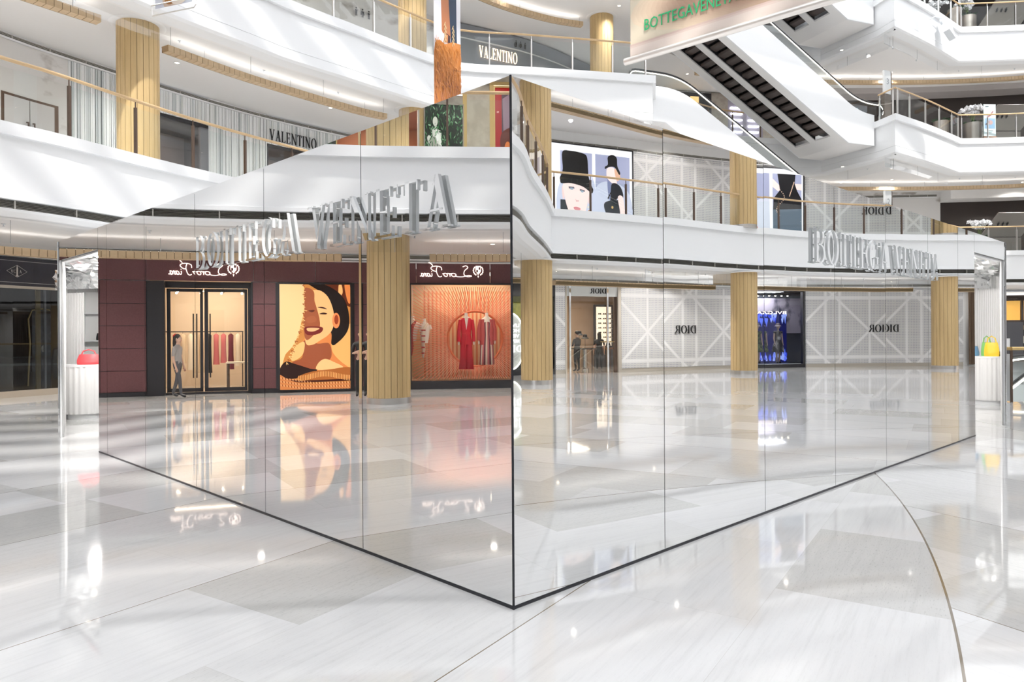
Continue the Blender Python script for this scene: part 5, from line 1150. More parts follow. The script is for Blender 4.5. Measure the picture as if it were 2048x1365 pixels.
# guard beside the column and a shopper at the door
person((-14.2, 8.1, 0), R(82), 'guard in black uniform with folded arms and pale blue mask beside the oak column', BLK, BLK, arms='crossed', mask=pm('blue_mask', (.35, .65, .8), .6))
T = cFL.frame(21.3, 0, -.9)
person(tuple(T.to_translation()), R(0), 'shopper in a grey cardigan and dark trousers walking past the boutique door', pm('grey_cardigan', (.33, .31, .3), .8), DGREY, arms='down', long_hair=True, step=.16, h=1.62)
# ------------------------------------------------------------------ right side (curve cFR runs north to south)
BEIGEF = pm('beige_stone_frame', (.50, .46, .40), .35)
def cannage(name, label, s0, s1, z0, z1, base=True):
    t = thing(name, label, 'wall panelling', tuple(cFR.pos((s0 + s1) / 2, 0, z0))); I = Matrix.Translation(-Vector(t.location))
    onto(fronts(cFR, s0, s1, z0, z1, -.06, CANN, uv=True, th=.06), 'perforated_panel', t, I)
    if base: onto(fronts(cFR, s0, s1, 0, z0, -.05, BEIGEF, th=.05), 'stone_plinth', t, I)
    return t
cannage('cannage_panelling', 'white perforated cannage wall between the lit glass door and the dress window, ground floor', 25.0, 31.38, .16, 3.5)
cannage('cannage_panelling', 'long white perforated cannage wall from the dress window to the brown curtains, ground floor', 15.0, 22.38, .16, 3.5)
cannage('cannage_panelling', 'narrow white perforated strip between the first right column and the glass door', 33.95, 34.4, .16, 3.5)
cannage('cannage_panelling', 'white perforated cannage wall of the second level between the two lit hat posters', 25.55, 30.72, 5.62, 9.06, False)
cannage('cannage_panelling', 'white perforated cannage wall of the second level beyond the black dress poster', 10.0, 22.4, 5.62, 9.06, False)
def dior(s_mid, z, h, label, off=-.07, w=None):
    w = w or textw('DIOR') * h; T = cFR.frame(s_mid, z, off) @ Matrix.Translation((-w / 2, 0, 0)); t = thing('shop_sign', label, 'sign', tuple(T.to_translation()))
    lettering('DIOR', Matrix.Translation(-Vector(t.location)) @ T, h, BLK, .03, width=w).build('letters', t); return t
dior((29.05 + 27.9) / 2, 1.58, .34, 'black letters DIOR on the cannage wall left of the dress window, ground floor', w=1.1)
dior(18.75, 1.58, .34, 'black letters DIOR on the long cannage wall beyond the dress window, ground floor', w=1.1)
dior(19.05, 6.98, .34, 'black letters DIOR on the second level cannage wall', w=1.05)
# lit glass door
t = thing('glass_shop_entrance', 'glass entrance with chrome posts under a pale lintel, warm lit shop behind', 'door', tuple(cFR.pos(32.7, 0, 0))); T, W = Tchord(cFR, 31.42, 33.95, 0, -.02); I = Matrix.Translation(-Vector(t.location)) @ T
PALE = pm('pale_lintel', (.72, .74, .74), .25)
mb = MB(); mb.box(0, -.04, 3.08, W, .1, 3.55, PALE, I); mb.build('lintel', t)
mb = MB(); mb.box(W - .06, -.08, 0, W, .12, 3.55, BEIGEF, I); mb.box(0, -.1, 0, .14, .12, 3.55, BEIGEF, I); mb.build('stone_jambs', t)
mb = MB(); mb.box(.14, 0, 0, .3, .04, 3.08, BRONZE, I); mb.build('bronze_side_panel', t)
for x in (.62, 2.33): MB().box(x - .035, -.09, 0, x + .035, -.02, 3.5, CHROME, I).build('chrome_post', t)
mb = MB(); mb.add([(.3, .02, .05), (W - .06, .02, .05), (W - .06, .02, 3.08), (.3, .02, 3.08)], [(0, 1, 2, 3)], GLSS, I); mb.build('glass_pane', t)
MB().tube([(.3, -.06, 1.25), (.95, -.06, 1.25)], .012, GOLD, 6, I).build('brass_bar', t)
dior(33.97 - 1.5 - .02 + .0, 3.2, .2, 'small black letters DIOR on the pale lintel over the glass entrance', -.07, w=.72)
WARMW = noisy('warm_beige_panel', (.34, .25, .18), (.40, .30, .22), (1, 1, 1), .5)
T, W = room(cFR, 31.45, 33.9, 0, 3.4, 4.5, WARMW, WARMW, FLOOR, pm('warm_ceiling', (.7, .6, .5), .5), lamp=150, lc=(1, .82, .64), e=3.2)
rz = math.atan2(T[1][0], T[0][0]); rot_ = Matrix.Rotation(rz, 4, 'Z')
tt = thing('display_table', 'round-topped dark display table with a chrome foot inside the lit entrance', 'table', tuple(T @ Vector((.75, 1.6, 0))), rz)
MB().lathe([(.55, .92), (.56, .94), (.55, .96), (0, .96)], BLACK, 32).build('table_top', tt, True); MB().lathe([(.2, 0), (.2, .1), (.13, .14), (.13, .92)], CHROME, 24).build('pedestal', tt, True)
t2 = thing('display_table', 'long brown display table behind the round one inside the lit entrance', 'table', tuple(T @ Vector((-.6, 2.6, 0))), rz)
MB().box(-.7, -.3, .88, .6, .3, .95, BRN).build('table_top', t2)
for x, y in ((-.66, -.26), (.56, -.26), (-.66, .26), (.56, .26)): MB().box(x - .025, y - .025, 0, x + .025, y + .025, .88, BRONZE).build('leg', t2)
sv = thing('eyewear_cabinet', 'bright tall cabinet with rows of sunglasses at the back of the lit shop', 'cabinet', tuple(T @ Vector((-1.75, 4.3, 0))), rz)
MB().box(-.5, 0, 0, .5, .1, 2.95, DGREY).build('cabinet_body', sv); MB().box(-.4, -.02, 1.0, .4, 0, 2.85, pm('backlit_panel', (1, .85, .68), .5, emit=(1, .84, .66), es=.9)).build('lit_back', sv)
for k in range(7):
    z = 1.15 + k * .22; sb_ = MB().box(-.4, -.14, z, .4, -.02, z + .012, WHITE).build('shelf', sv)
    for j in range(3): x = -.26 + j * .26; mb = MB(); mb.lathe([(.035, 0), (.035, .012)], BLK, 8, Matrix.Translation((x - .045, -.09, z + .045)) @ Matrix.Rotation(R(90), 4, 'X')); mb.lathe([(.035, 0), (.035, .012)], BLK, 8, Matrix.Translation((x + .045, -.09, z + .045)) @ Matrix.Rotation(R(90), 4, 'X')); mb.box(x - .02, -.1, z + .05, x + .02, -.095, z + .058, BLK); mb.box(x - .085, -.09, z + .013, x + .085, -.08, z + .02, BLK); mb.build('sunglasses', sb_)
for k, (x, z, lb) in enumerate(((.95, 1.55, 'upper black bucket hat on a stand in the lit shop'), (.62, 1.4, 'lower black bucket hat on a stand in the lit shop'))):
    hs = thing('hat_stand', lb, 'hat', tuple(T @ Vector((x, 1.65 + .1 * k, .96))), rz); MB().tube([(0, 0, 0), (0, 0, z - .96)], .01, CHROME, 6).build('stand', hs)
    MB().lathe([(.17, z - 1.0), (.13, z - .94), (.1, z - .93), (.09, z - .82), (0, z - .8)], BLK, 20).build('hat', hs, True)
bag(tuple(T @ Vector((-.95, 2.5, .95))), rz, .26, .2, .1, BLK, 'black handbag on the long brown table inside the lit entrance')
bag(tuple(T @ Vector((-.4, 2.6, .95))), rz, .22, .17, .1, BRN, 'brown handbag on the long brown table inside the lit entrance')
p = T @ Vector((1.45, .9, 0)); person(tuple(p), rz + R(160), 'shopper in a dark coat at the left of the round table in the lit shop', DGREY, BLK, arms='forward', h=1.68)
p = T @ Vector((-.1, 1.8, 0)); person(tuple(p), rz + R(200), 'shopper in black with long hair at the right of the round table, lit shop', BLK, BLK, arms='down', h=1.62, long_hair=True)
# oval sign window, left of the door
T, W = Tchord(cFR, 34.4, 38.6, 0, .4); t = thing('display_window', 'window with a golden green backdrop and a tall lit oval, left of the first right column', 'window', tuple(T @ Vector((W / 2, 0, 0)))); I = Matrix.Translation(-Vector(t.location)) @ T
OCH = noisy('ochre_grass_backdrop', (.45, .38, .08), (.28, .28, .07), (9, 9, 3), .6, 6)
mb = MB(); mb.box(0, 0, .55, W, .05, 3.05, OCH, I); mb.build('ochre_backdrop', t); mb = MB(); mb.box(0, -.02, .22, W, .04, .55, noisy('dark_speckle', (.02, .02, .02), (.25, .25, .25), (22, 22, 22), .6), I); mb.build('dark_lower_band', t)
mb = MB(); mb.box(0, -.45, 0, W, .04, .22, BLACK, I); mb.box(0, -.45, 3.05, W, .04, 3.56, BLACK, I); mb.box(0, -.45, .2, .06, .04, 3.1, BLACK, I); mb.build('frame', t)
mb = MB(); mb.add([(.06, -.4, .22), (W, -.4, .22), (W, -.4, 3.05), (.06, -.4, 3.05)], [(0, 1, 2, 3)], GLSS, I); mb.build('glass_pane', t)
ov = thing('oval_sign', 'tall oval sign with a glowing rim and handwritten looking white words over DIOR', 'sign', tuple(cFR.pos(36.32, .1, .2))); T = Matrix.Translation(-Vector(ov.location)) @ cFR.frame(36.32, 0, .12)
mb = MB(); mb.prism([(a, z) for a, z in ell(0, 1.3, .60, 1.08, 40)], -.02, .02, pm('pale_grey_disc', (.55, .55, .53), .4, emit=(.6, .6, .57), es=.25), T); mb.build('disc', ov)
MB().tube([(a, -.03, z) for a, z in ell(0, 1.3, .60, 1.08, 40) + [(.60, 1.3)]], .028, pm('glowing_rim', (1, 1, .9), .5, emit=(1, .98, .88), es=2.5), 8, T).build('glowing_rim', ov, True)
WHL = pm('lit_white_letters', (1, 1, 1), .4, emit=(1, 1, .96), es=1.6)
for i, wd in enumerate(('LIVING', 'HOPES', 'VISION', 'NOW')): plain_text(wd, T @ Matrix.Translation((-.36, -.03, 1.85 - i * .2)), .14, WHL, width=.72 if wd != 'NOW' else .4).build('words', ov)
lettering('DIOR', T @ Matrix.Translation((-.48, -.03, .9)), .24, WHL, .02, width=.96).build('large_word', ov)
# dress window
T, W = Tchord(cFR, 22.45, 24.95, 0, -.02); t = thing('display_window', 'black framed display window with two dressed mannequins before a blue screen', 'window', tuple(T @ Vector((W / 2, 0, 0)))); I = Matrix.Translation(-Vector(t.location)) @ T
mb = MB()
for a, b, p_, q in ((0, 0, W, .16), (0, 3.42, W, 3.5), (0, 0, .1, 3.5), (W - .05, 0, W, 3.5)): mb.box(a, -.07, b, p_, .1, q, BLACK, I)
mb.build('frame', t); mb = MB(); mb.add([(.1, 0, .16), (W - .05, 0, .16), (W - .05, 0, 3.42), (.1, 0, 3.42)], [(0, 1, 2, 3)], GLSS, I); mb.build('glass_pane', t)
T, W = room(cFR, 22.5, 24.9, .16, 3.5, 1.8, pm('slate_interior', (.10, .11, .14), .5), pm('slate_interior', (.10, .11, .14), .5), BLACK, BLK, lamp=60, lc=(.9, .9, 1), e=1.6)
# (photo x runs against local x): screen covers the half far from the door
scr = thing('blue_screen', 'deep blue screen with pale blue feathery clouds behind the two mannequins', 'screen', tuple(T @ Vector((1.7, 1.3, .2)))); I = Matrix.Translation(-Vector(scr.location)) @ T
rnd = random.Random(5); shp = [((.03, .05, .30), [(0, 0), (1, 0), (1, 1), (0, 1)])]
for k in range(60):
    x = rnd.random(); top_ = k % 2; y = 0.02 + rnd.random() * .12 if top_ else .97 - rnd.random() * .1; L = rnd.uniform(.05, .17) * (1 if top_ else -1); w_ = rnd.uniform(.02, .05); cc = rnd.choice([(.15, .25, .85), (.35, .45, 1), (.6, .68, 1)])
    shp.append((cc, [(x - w_, y), (x + w_, y), (x + w_ * .3, y + L * .7), (x, y + L), (x - w_ * .5, y + L * .6)], 1))
mb = MB(); art(mb, shp, 1.75, 2.38, I @ Matrix.Translation((-.1, 1.3, .18)), True, 0, .8); mb.box(-.1, 1.3, .18, 1.65, 1.33, 2.56, BLACK, I); mb.build('screen_panel', scr)
dr = thing('painted_drop', 'pale mauve drop cloth with black marble veins hanging above and beside the blue screen', 'backdrop', tuple(T @ Vector((1.2, 1.5, 1.6)))); I = Matrix.Translation(-Vector(dr.location)) @ T
VEIL = noisy('veined_mauve_cloth', (.40, .36, .42), (.05, .05, .08), (1.5, 1.5, 1), .6, 8, .5, .62); MB().box(-1.5, 1.5, 1.55, 1.9, 1.54, 3.2, VEIL, I).build('cloth', dr)
tr = thing('track_light', 'track of small warm lamps along the top of the dress window', 'track light', tuple(T @ Vector((1.2, .5, 3.3)))); I = Matrix.Translation(-Vector(tr.location)) @ T
MB().box(.2, .48, 3.3, 2.2, .52, 3.33, BLACK, I).build('track', tr)
for k in range(6): MB().ball((.4 + k * .32, .5, 3.26), (.05, .03, .02), WARM, 8, I).build('lamp', tr)
lt = thing('shop_sign', 'pale letters BVLGARI placed as the reflection of a far sign in the dress window', 'sign', tuple(T @ Vector((1.6, .2, 2.45)))); plain_text('BVLGARI', Matrix.Translation(-Vector(lt.location)) @ T @ Matrix.Translation((.62, .3, 2.42)), .14, LSG, width=1.6).build('letters', lt)  # solid letters stand in for a sign across the hall reflected in the glass
def dressed(x, y, m, m2, label):
    t = thing('mannequin', label, 'mannequin', tuple(T @ Vector((x, y, .17))), rz2)
    loft(MB(), [(0, 0, .52, .30, .24), (0, 0, .9, .22, .17), (0, 0, 1.12, .13, .10), (0, 0, 1.3, .15, .11)], m, 20).build('skirt', t, True)
    loft(MB(), [(0, 0, 1.12, .125, .1), (0, 0, 1.32, .165, .115), (0, 0, 1.44, .16, .09), (0, 0, 1.5, .07, .06)], m2, 16).build('bodice', t, True)
    for sg in (-1, 1):
        MB().ball((sg * .17, 0, 1.42), (.07, .06, .07), m2, 10).build('short_sleeve', t, True)
        MB().tube([(sg * .19, 0, 1.4), (sg * .22, 0, 1.15), (sg * .21, -.06, .92), (sg * .21, -.08, .82)], [.04, .035, .025, .03], SKINM, 8).build('arm', t, True)
        MB().tube([(sg * .07, 0, .04), (sg * .07, 0, .3), (sg * .08, 0, .55)], [.035, .045, .05], SKINM, 8).build('leg', t, True); MB().ball((sg * .07, -.05, .05), (.04, .1, .05), BLACK, 8).build('shoe', t, True)
    MB().tube([(0, 0, 1.48), (0, 0, 1.6)], .04, SKINM, 8).build('neck', t, True); MB().ball((0, -.01, 1.68), (.075, .09, .11), SKINM, 12).build('head', t, True)
    MB().lathe([(.16, 1.70), (.1, 1.75), (.09, 1.83), (0, 1.85)], pm('taupe_hat', (.16, .13, .14), .7), 20).build('bucket_hat', t, True); return t
SKINM = pm('mannequin_skin', (.42, .30, .24), .5); rz2 = math.atan2(T[1][0], T[0][0])
CHK = noisy('black_green_check', (.012, .02, .012), (.10, .14, .05), (9, 9, 9), .7, 1, .45, .6); CHW = noisy('black_white_print', (.02, .02, .025), (.4, .4, .42), (4, 4, 3), .5, 3, .5, .62)
dressed(1.6, .7, CHK, CHK, 'mannequin in a black and green checked dress and bucket hat, nearer the column'); dressed(.78, .7, CHW, CHW, 'mannequin in a black and white print dress holding a bag, right half of the window')
bag(tuple(T @ Vector((1.03, .6, .75))), rz2, .2, .2, .1, BLK, 'black bag held by the mannequin in the black and white dress')
# brown curtains at the end
t = thing('curtain', 'tall brown curtain at the end of the long cannage wall', 'curtain', tuple(cFR.pos(13.5, -.2, 0))); mb = MB(); I = Matrix.Translation(-Vector(t.location)); v = []
for k in range(120): s = 12.2 + k * .022; p = cFR.pos(s, -.2 + .05 * math.sin(k * .9), 0); v += [(p.x, p.y, .05), (p.x, p.y, 3.5)]
mb.add(v, [(2 * k, 2 * k + 2, 2 * k + 3, 2 * k + 1) for k in range(119)], pm('brown_curtain', (.16, .11, .075), .8), I); mb.build('drape', t, True)
# lit posters on the second level
GB = (.62, .64, .76)
def hatface(x0, x1):
    w = x1 - x0; X = lambda q: x0 + q * w; Y = lambda v: v
    P = lambda l: [(X(a), b) for a, b in l]
    return [(GB, P([(0, .08), (1, .08), (1, 1), (0, 1)])), ((.75, .77, .86), P([(.0, .45), (1, .35), (1, 1), (0, 1)]), 1),
            ((.10, .13, .16), P([(0, .66), (.2, .66), (.45, .92), (.75, .78), (1, .9), (1, 1), (0, 1)]), 0),
            ((.93, .78, .76), P([(.05, .52), (.1, .50), (.12, .64), (.07, .64)]), 1), ((.93, .78, .76), P([(.88, .55), (.93, .53), (.92, .66), (.87, .68)]), 1),
            ((.97, .85, .83), P([(.13, .45), (.86, .47), (.87, .62), (.78, .78), (.62, .90), (.5, .94), (.38, .90), (.22, .76), (.13, .62)]), 1),
            ((.35, .33, .38), P([(.25, .50), (.42, .50), (.44, .52), (.26, .525)]), 0), ((.35, .33, .38), P([(.6, .52), (.76, .53), (.75, .55), (.6, .54)]), 0), ((.55, .62, .68), P([(.3, .515), (.4, .515), (.38, .535), (.31, .535)]), 1), ((.55, .62, .68), P([(.63, .535), (.72, .54), (.7, .56), (.64, .555)]), 1),
            ((.85, .66, .66), P([(.46, .64), (.5, .66), (.56, .655), (.57, .67), (.48, .675)]), 0), ((.80, .48, .50), P([(.4, .745), (.5, .735), (.62, .755), (.56, .78), (.45, .775)]), 1),
            ((.035, .035, .05), P([(.06, .10), (.3, .075), (.7, .09), (.84, .14), (.88, .36), (1.0, .5), (.98, .56), (.7, .49), (.3, .46), (.02, .47), (.0, .40), (.07, .3)]), 1), ((.015, .015, .025), P([(.02, .38), (.5, .37), (.98, .48), (.97, .55), (.6, .47), (.2, .45), (.02, .46)]), 1),
            ((.9, .85, .7), ell(X(.86), .73, .02 * w, .012)), ((.75, .5, .25), ell(X(.88), .79, .035 * w, .025))]
def sidefig(x0, x1):
    w = x1 - x0; P = lambda l: [(x0 + a * w, b) for a, b in l]
    return [((.60, .62, .74), P([(0, .08), (1, .08), (1, 1), (0, 1)])), ((.76, .78, .86), P([(0, .5), (.5, .4), (1, .55), (1, 1), (0, 1)]), 1), ((.45, .48, .62), P([(.35, .35), (.5, .4), (.5, .6), (.38, .6)]), 1),
            ((.97, .86, .84), P([(.34, .24), (.5, .22), (.58, .26), (.6, .35), (.62, .42), (.5, .42), (.36, .37), (.32, .33)]), 1), ((.85, .66, .55), P([(.55, .24), (.68, .26), (.72, .34), (.62, .38)]), 1),
            ((.03, .03, .045), P([(.36, .10), (.5, .07), (.62, .10), (.64, .2), (.72, .28), (.68, .3), (.56, .22), (.4, .22), (.28, .25), (.28, .22), (.36, .19)]), 1),
            ((.09, .09, .12), P([(.48, .42), (.64, .42), (.76, .48), (.8, .58), (.62, .6), (.6, .68), (.44, .68), (.44, .5)]), 1), ((.05, .05, .08), P([(.34, .6), (.5, .47), (.51, .48), (.36, .62)]), 0),
            ((.10, .12, .15), P([(.26, .66), (.7, .62), (.74, .78), (.66, .86), (.42, .88), (.3, .8)]), 1), ((.8, .65, .4), ell(x0 + w * .48, .71, .03 * w, .016)), ((.16, .17, .2), P([(.4, .9), (.8, .86), (.86, 1), (.3, 1)]), 0),
            ((.97, .86, .84), P([(.64, .58), (.78, .57), (.84, .72), (.86, .84), (.7, .92), (.56, 1.0), (.5, .97), (.68, .84), (.7, .75)]), 1)]
wh = ((.97, .97, .98), [(0, 0), (1, 0), (1, 1), (0, 1)])
lightbox(cFR, 30.8, 34.75, 5.75, 9.08, [wh] + hatface(.147, .515) + sidefig(.55, .965), 'large lit poster pair: face under a black hat, figure with a bag, second level', e=.95, fw=.04)
bk = [wh, (GB, [(.0, .07), (.555, .07), (.555, 1), (0, 1)]), ((.8, .82, .88), [(.2, .5), (.555, .4), (.555, 1), (.1, 1)], 1), ((.88, .35, .38), [(.1, .6), (.24, .68), (.56, 1), (.0, 1)]), ((.72, .26, .3), [(.1, .62), (.13, .64), (.28, 1), (.25, 1)]), ((.72, .26, .3), [(.2, .66), (.22, .67), (.44, 1), (.42, 1)]),
      (GB, [(.59, .07), (.945, .07), (.945, 1), (.59, 1)]), ((.97, .86, .84), [(.59, .14), (.7, .26), (.66, .32), (.59, .26)]), ((.97, .86, .84), [(.945, .2), (.86, .2), (.88, .28), (.945, .29)]),
      ((.05, .05, .08), [(.65, .07), (.87, .07), (.86, .2), (.89, .3), (.945, .42), (.945, .62), (.59, .62), (.60, .42), (.68, .3)]), ((.32, .38, .44), [(.59, .58), (.945, .55), (.945, .92), (.59, .95)]), ((.12, .13, .16), [(.59, .92), (.945, .90), (.945, 1), (.59, 1)])]
for i in range(16): t_ = i / 15; bk.append(((.85, .72, .62), ell(.68 + .05 * math.sin(t_ * 6), .30 + t_ * .36, .006, .008, 6))); bk.append(((.85, .72, .62), ell(.85 - .06 * t_, .18 + .2 * t_, .006, .008, 6)))
bk = [(c_, [(x * .751 if x <= .56 else .47 + (x - .59) * 1.42, y) for x, y in p]) for c_, p, *r_ in bk]; bk[0] = wh
lightbox(cFR, 22.5, 25.5, 5.75, 8.92, bk, 'lit poster pair on the second level: red triangle and black dress with chains', e=.95, fw=.04)
# ------------------------------------------------------------------ far right ground floor: golden lit restaurant
GLD = pm('golden_backlit_panel', (.7, .42, .10), .4, emit=(.95, .55, .14), es=.55)
T, W = room(cFB, 17.0, 22.6, 0, 3.4, 3.0, GLD, DARKW, DARKW, DARKW, lamp=60, lc=(1, .7, .4))
t = thing('restaurant_front', 'golden backlit restaurant front with dark mullions at the far right of the hall', 'shop front', tuple(T @ Vector((W / 2, 0, 0)))); I = Matrix.Translation(-Vector(t.location)) @ T
for k in range(6): MB().box(k * 1.1, -.1, 0 if k % 2 else 2.2, k * 1.1 + .12, .05, 3.4, DARKW, I).build('mullion', t)
MB().box(0, -.12, 3.3, W, .05, 3.6, DARKW, I).build('dark_lintel', t); MB().box(0, -.1, 1.9, W, .0, 2.2, DARKW, I).build('dark_transom', t)
person((27.6, 38.6, 0), R(150), 'person in a white shirt and black trousers at the golden restaurant', OFFW, BLK, arms='forward', h=1.66, long_hair=True)
person((28.9, 39.0, 0), R(200), 'person in black clothes at the golden restaurant, right of the white shirt', BLK, BLK, arms='forward', h=1.74)
t = thing('menu_board', 'dark upright menu board on the floor before the golden restaurant', 'board', (26.2, 37.6, 0), R(-20)); MB().box(-.5, -.03, .0, .5, .03, 2.05, DGREY).build('panel', t); MB().box(-.45, -.035, .7, -.1, -.03, 1.2, WHITE).build('notice', t); MB().box(-.52, -.15, 0, .52, .15, .03, BRONZE).build('base', t)
# ------------------------------------------------------------------ far fronts between the escalators, third level
t = thing('lit_display_front', 'black shop front with golden lamp boxes on the third level, seen between the escalators', 'shop front', tuple(cFB.pos(1.2, -.1, 11.3))); I = Matrix.Translation(-Vector(t.location))
onto(fronts(cFB, 0, 2.9, 11.35, 15.15, -.12, BLK, th=.1), 'black_front', t, I)
for a in (.3, .95, 1.6): onto(fronts(cFB, a, a + .5, 14.0, 14.9, -.2, pm('golden_lamp_box', (.6, .4, .15), .5, emit=(.9, .6, .25), es=.8), th=.06), 'lamp_box', t, I)
onto(fronts(cFB, 2.9, 3.9, 11.35, 15.2, -.1, MARBT, th=.1), 'stone_pier', t, I); onto(fronts(cFB, 6.0, 9.5, 11.35, 15.2, -.1, MARBT, th=.1), 'stone_pier', t, I)
t = thing('light_tunnel', 'shop entrance with rows of white tube lights receding, between the two escalators', 'shop front', tuple(cFB.pos(5, -.1, 11.3))); I = Matrix.Translation(-Vector(t.location))
onto(fronts(cFB, 3.9, 6.0, 11.35, 15.2, -.08, pm('mauve_grey_wall', (.30, .28, .34), .5), th=.08), 'recess_wall', t, I)
for k in range(6):
    z = 14.35 - k * .34
    for a, b in ((4.05 + .02 * k, 4.75), (5.1, 5.8 - .02 * k)): onto(fronts(cFB, a, b, z, z + .07, -.16, LED, th=.05), 'tube_light', t, I)
# lit letters, pictograms and grey front on the third level, left of the landing
t = thing('storefront', 'grey glass shop front behind the third level balustrade, left of the escalator landing', 'shop front', tuple(cFL.pos(47, -.1, 11.3))); I = Matrix.Translation(-Vector(t.location))
GREYF = pm('blue_grey_front', (.24, .26, .29), .3); onto(fronts(cFL, 43.2, 46.3, 11.35, 13.4, -.1, pm('pale_blue_glass_front', (.50, .56, .60), .15), th=.1), 'glass_front', t, I); onto(fronts(cFL, 43.2, 56.0, 13.4, 15.2, -.14, GREYF, th=.14), 'grey_fascia', t, I); onto(fronts(cFL, 46.3, 56.0, 11.35, 13.4, -.12, GREYF, th=.12), 'grey_panel', t, I)
for z in (13.38, 14.55): onto(fronts(cFL, 43.2, 56, z, z + .05, -.18, PALE, th=.05), 'pale_trim', t, I)
T = cFL.frame(45.3, 13.88, -.18); sg_ = thing('illuminated_sign', 'glowing cream capital letters VALENTINO on the third level grey front', 'sign', tuple(T.to_translation())); lettering('VALENTINO', Matrix.Translation(-Vector(sg_.location)) @ T, .50, pm('cream_lit_letters', (1, .8, .6), .4, emit=(1, .78, .58), es=1.5), .03, width=1.95).build('letters', sg_)
def pictos(T, label, sc=1.0, m=BLK):
    t = thing('restroom_sign', label, 'sign', tuple(T.to_translation())); I = Matrix.Translation(-Vector(t.location)) @ T
    for i in range(3):
        x = i * .28 * sc; mb = MB(); mb.ball((x, -.01, .26 * sc), (.035 * sc, .008, .035 * sc), m, 8, I)
        mb.prism([(x - .05 * sc, .2 * sc), (x + .05 * sc, .2 * sc), (x + (.03, .08, .03)[i] * sc, .05 * sc), (x - (.03, .08, .03)[i] * sc, .05 * sc)], -.015, 0, m, I)
        for q in (-.02, .02): mb.box(x + q * sc - .012 * sc, -.015, -.04 * sc, x + q * sc + .012 * sc, 0, .06 * sc, m, I)
        mb.build('pictogram', t)
    return t
pictos(cFL.frame(39.6, 14.4, -.06), 'black restroom pictograms on the pale marble wall of the third level'); pictos(cFL.frame(47.2, 14.72, -.2), 'small black restroom pictograms above the glowing letters', .9)
# ------------------------------------------------------------------ landing items on the right galleries
LEAF = pm('dark_green_leaf', (.02, .07, .025), .5); PETAL = pm('white_orchid_petal', (.85, .85, .87), .6); STEM = pm('green_stem', (.10, .16, .04), .6); PLN = pm('champagne_steel', (.42, .37, .33), .32, .9)
def planter(x, y, z, r, h, label, flowers=True, seed=1):
    t = thing('orchid_planter' if flowers else 'plant_pot', label, 'planter', (x, y, z), 0, 'champagne steel planters on the galleries'); rnd = random.Random(seed)
    MB().lathe([(r, 0), (r, h), (r - .02, h), (r - .02, h - .05), (0, h - .05)], PLN, 28).build('steel_pot', t, True)
    mb = MB()
    for k in range(34):
        a = rnd.random() * 6.28; L = rnd.uniform(.15, .38); b = Vector((math.cos(a) * r * .5, math.sin(a) * r * .5, h - .03)); d = Vector((math.cos(a), math.sin(a), .7)).normalized(); s_ = Vector((-math.sin(a), math.cos(a), 0)) * .05
        p1 = b + d * L * .6; p2 = b + d * L + Vector((0, 0, -.08)); mb.add([b, p1 + s_, p2, p1 - s_], [(0, 1, 2, 3)], LEAF)
    mb.build('leaves', t)
    if flowers:
        ms, mf = MB(), MB()
        for k in range(16):
            a = rnd.random() * 6.28; o = Vector((math.cos(a), math.sin(a), 0)); R_ = rnd.uniform(.1, .62); pts = [Vector((0, 0, h)) + o * R_ * t_ + Vector((0, 0, .85 * math.sin(min(t_, 1) * 1.9) - .0)) * rnd.uniform(.92, 1.0) for t_ in (0, .2, .4, .6, .8, 1)]
            ms.tube(pts, .006, STEM, 4)
            for q in pts[2:]:
                for j in range(6):
                    c = q + Vector((rnd.uniform(-.07, .07), rnd.uniform(-.07, .07), rnd.uniform(-.06, .05))); s_ = rnd.uniform(.045, .065); n = Vector((rnd.uniform(-1, 1), rnd.uniform(-1, 1), rnd.uniform(-.5, 1))).normalized(); u = n.orthogonal().normalized(); v = n.cross(u)
                    for e_ in range(5): aa = e_ * 1.2566; p = u * math.cos(aa) + v * math.sin(aa); w_ = u * -math.sin(aa) + v * math.cos(aa); mf.add([c, c + p * s_ + w_ * s_ * .5, c + p * s_ * 1.5, c + p * s_ - w_ * s_ * .5], [(0, 1, 2, 3)], PETAL)
        ms.build('stems', t); o_ = mf.build('blossoms', t)
    return t
Z3, Z4, Z2 = 11.32, 16.97, 5.62
planter(23.75, 36.9, Z3, .42, .95, 'champagne planter of white orchids left of the poster stand, third level', True, 1)
planter(22.3, 37.2, Z3, .36, 1.15, 'tall champagne pot with green leaves behind the corner of the third level balustrade', False, 2)
planter(23.75, 37.3, Z4, .42, .95, 'champagne planter of white orchids in the middle of the fourth level group', True, 3)
planter(22.9, 36.95, Z4, .33, 1.2, 'tall champagne pot with green leaves on the fourth level, left of the orchids', False, 4)
planter(22.0, 37.3, Z4, .36, .8, 'champagne planter of white orchids behind the fourth level corner post', True, 5)
planter(24.2, 37.1, Z2, .42, .8, 'champagne planter of white orchids on the second level above the pavilion end', True, 6)
planter(23.0, 37.0, Z2, .34, .7, 'champagne pot with green leaves on the second level beside the orchids', False, 7)
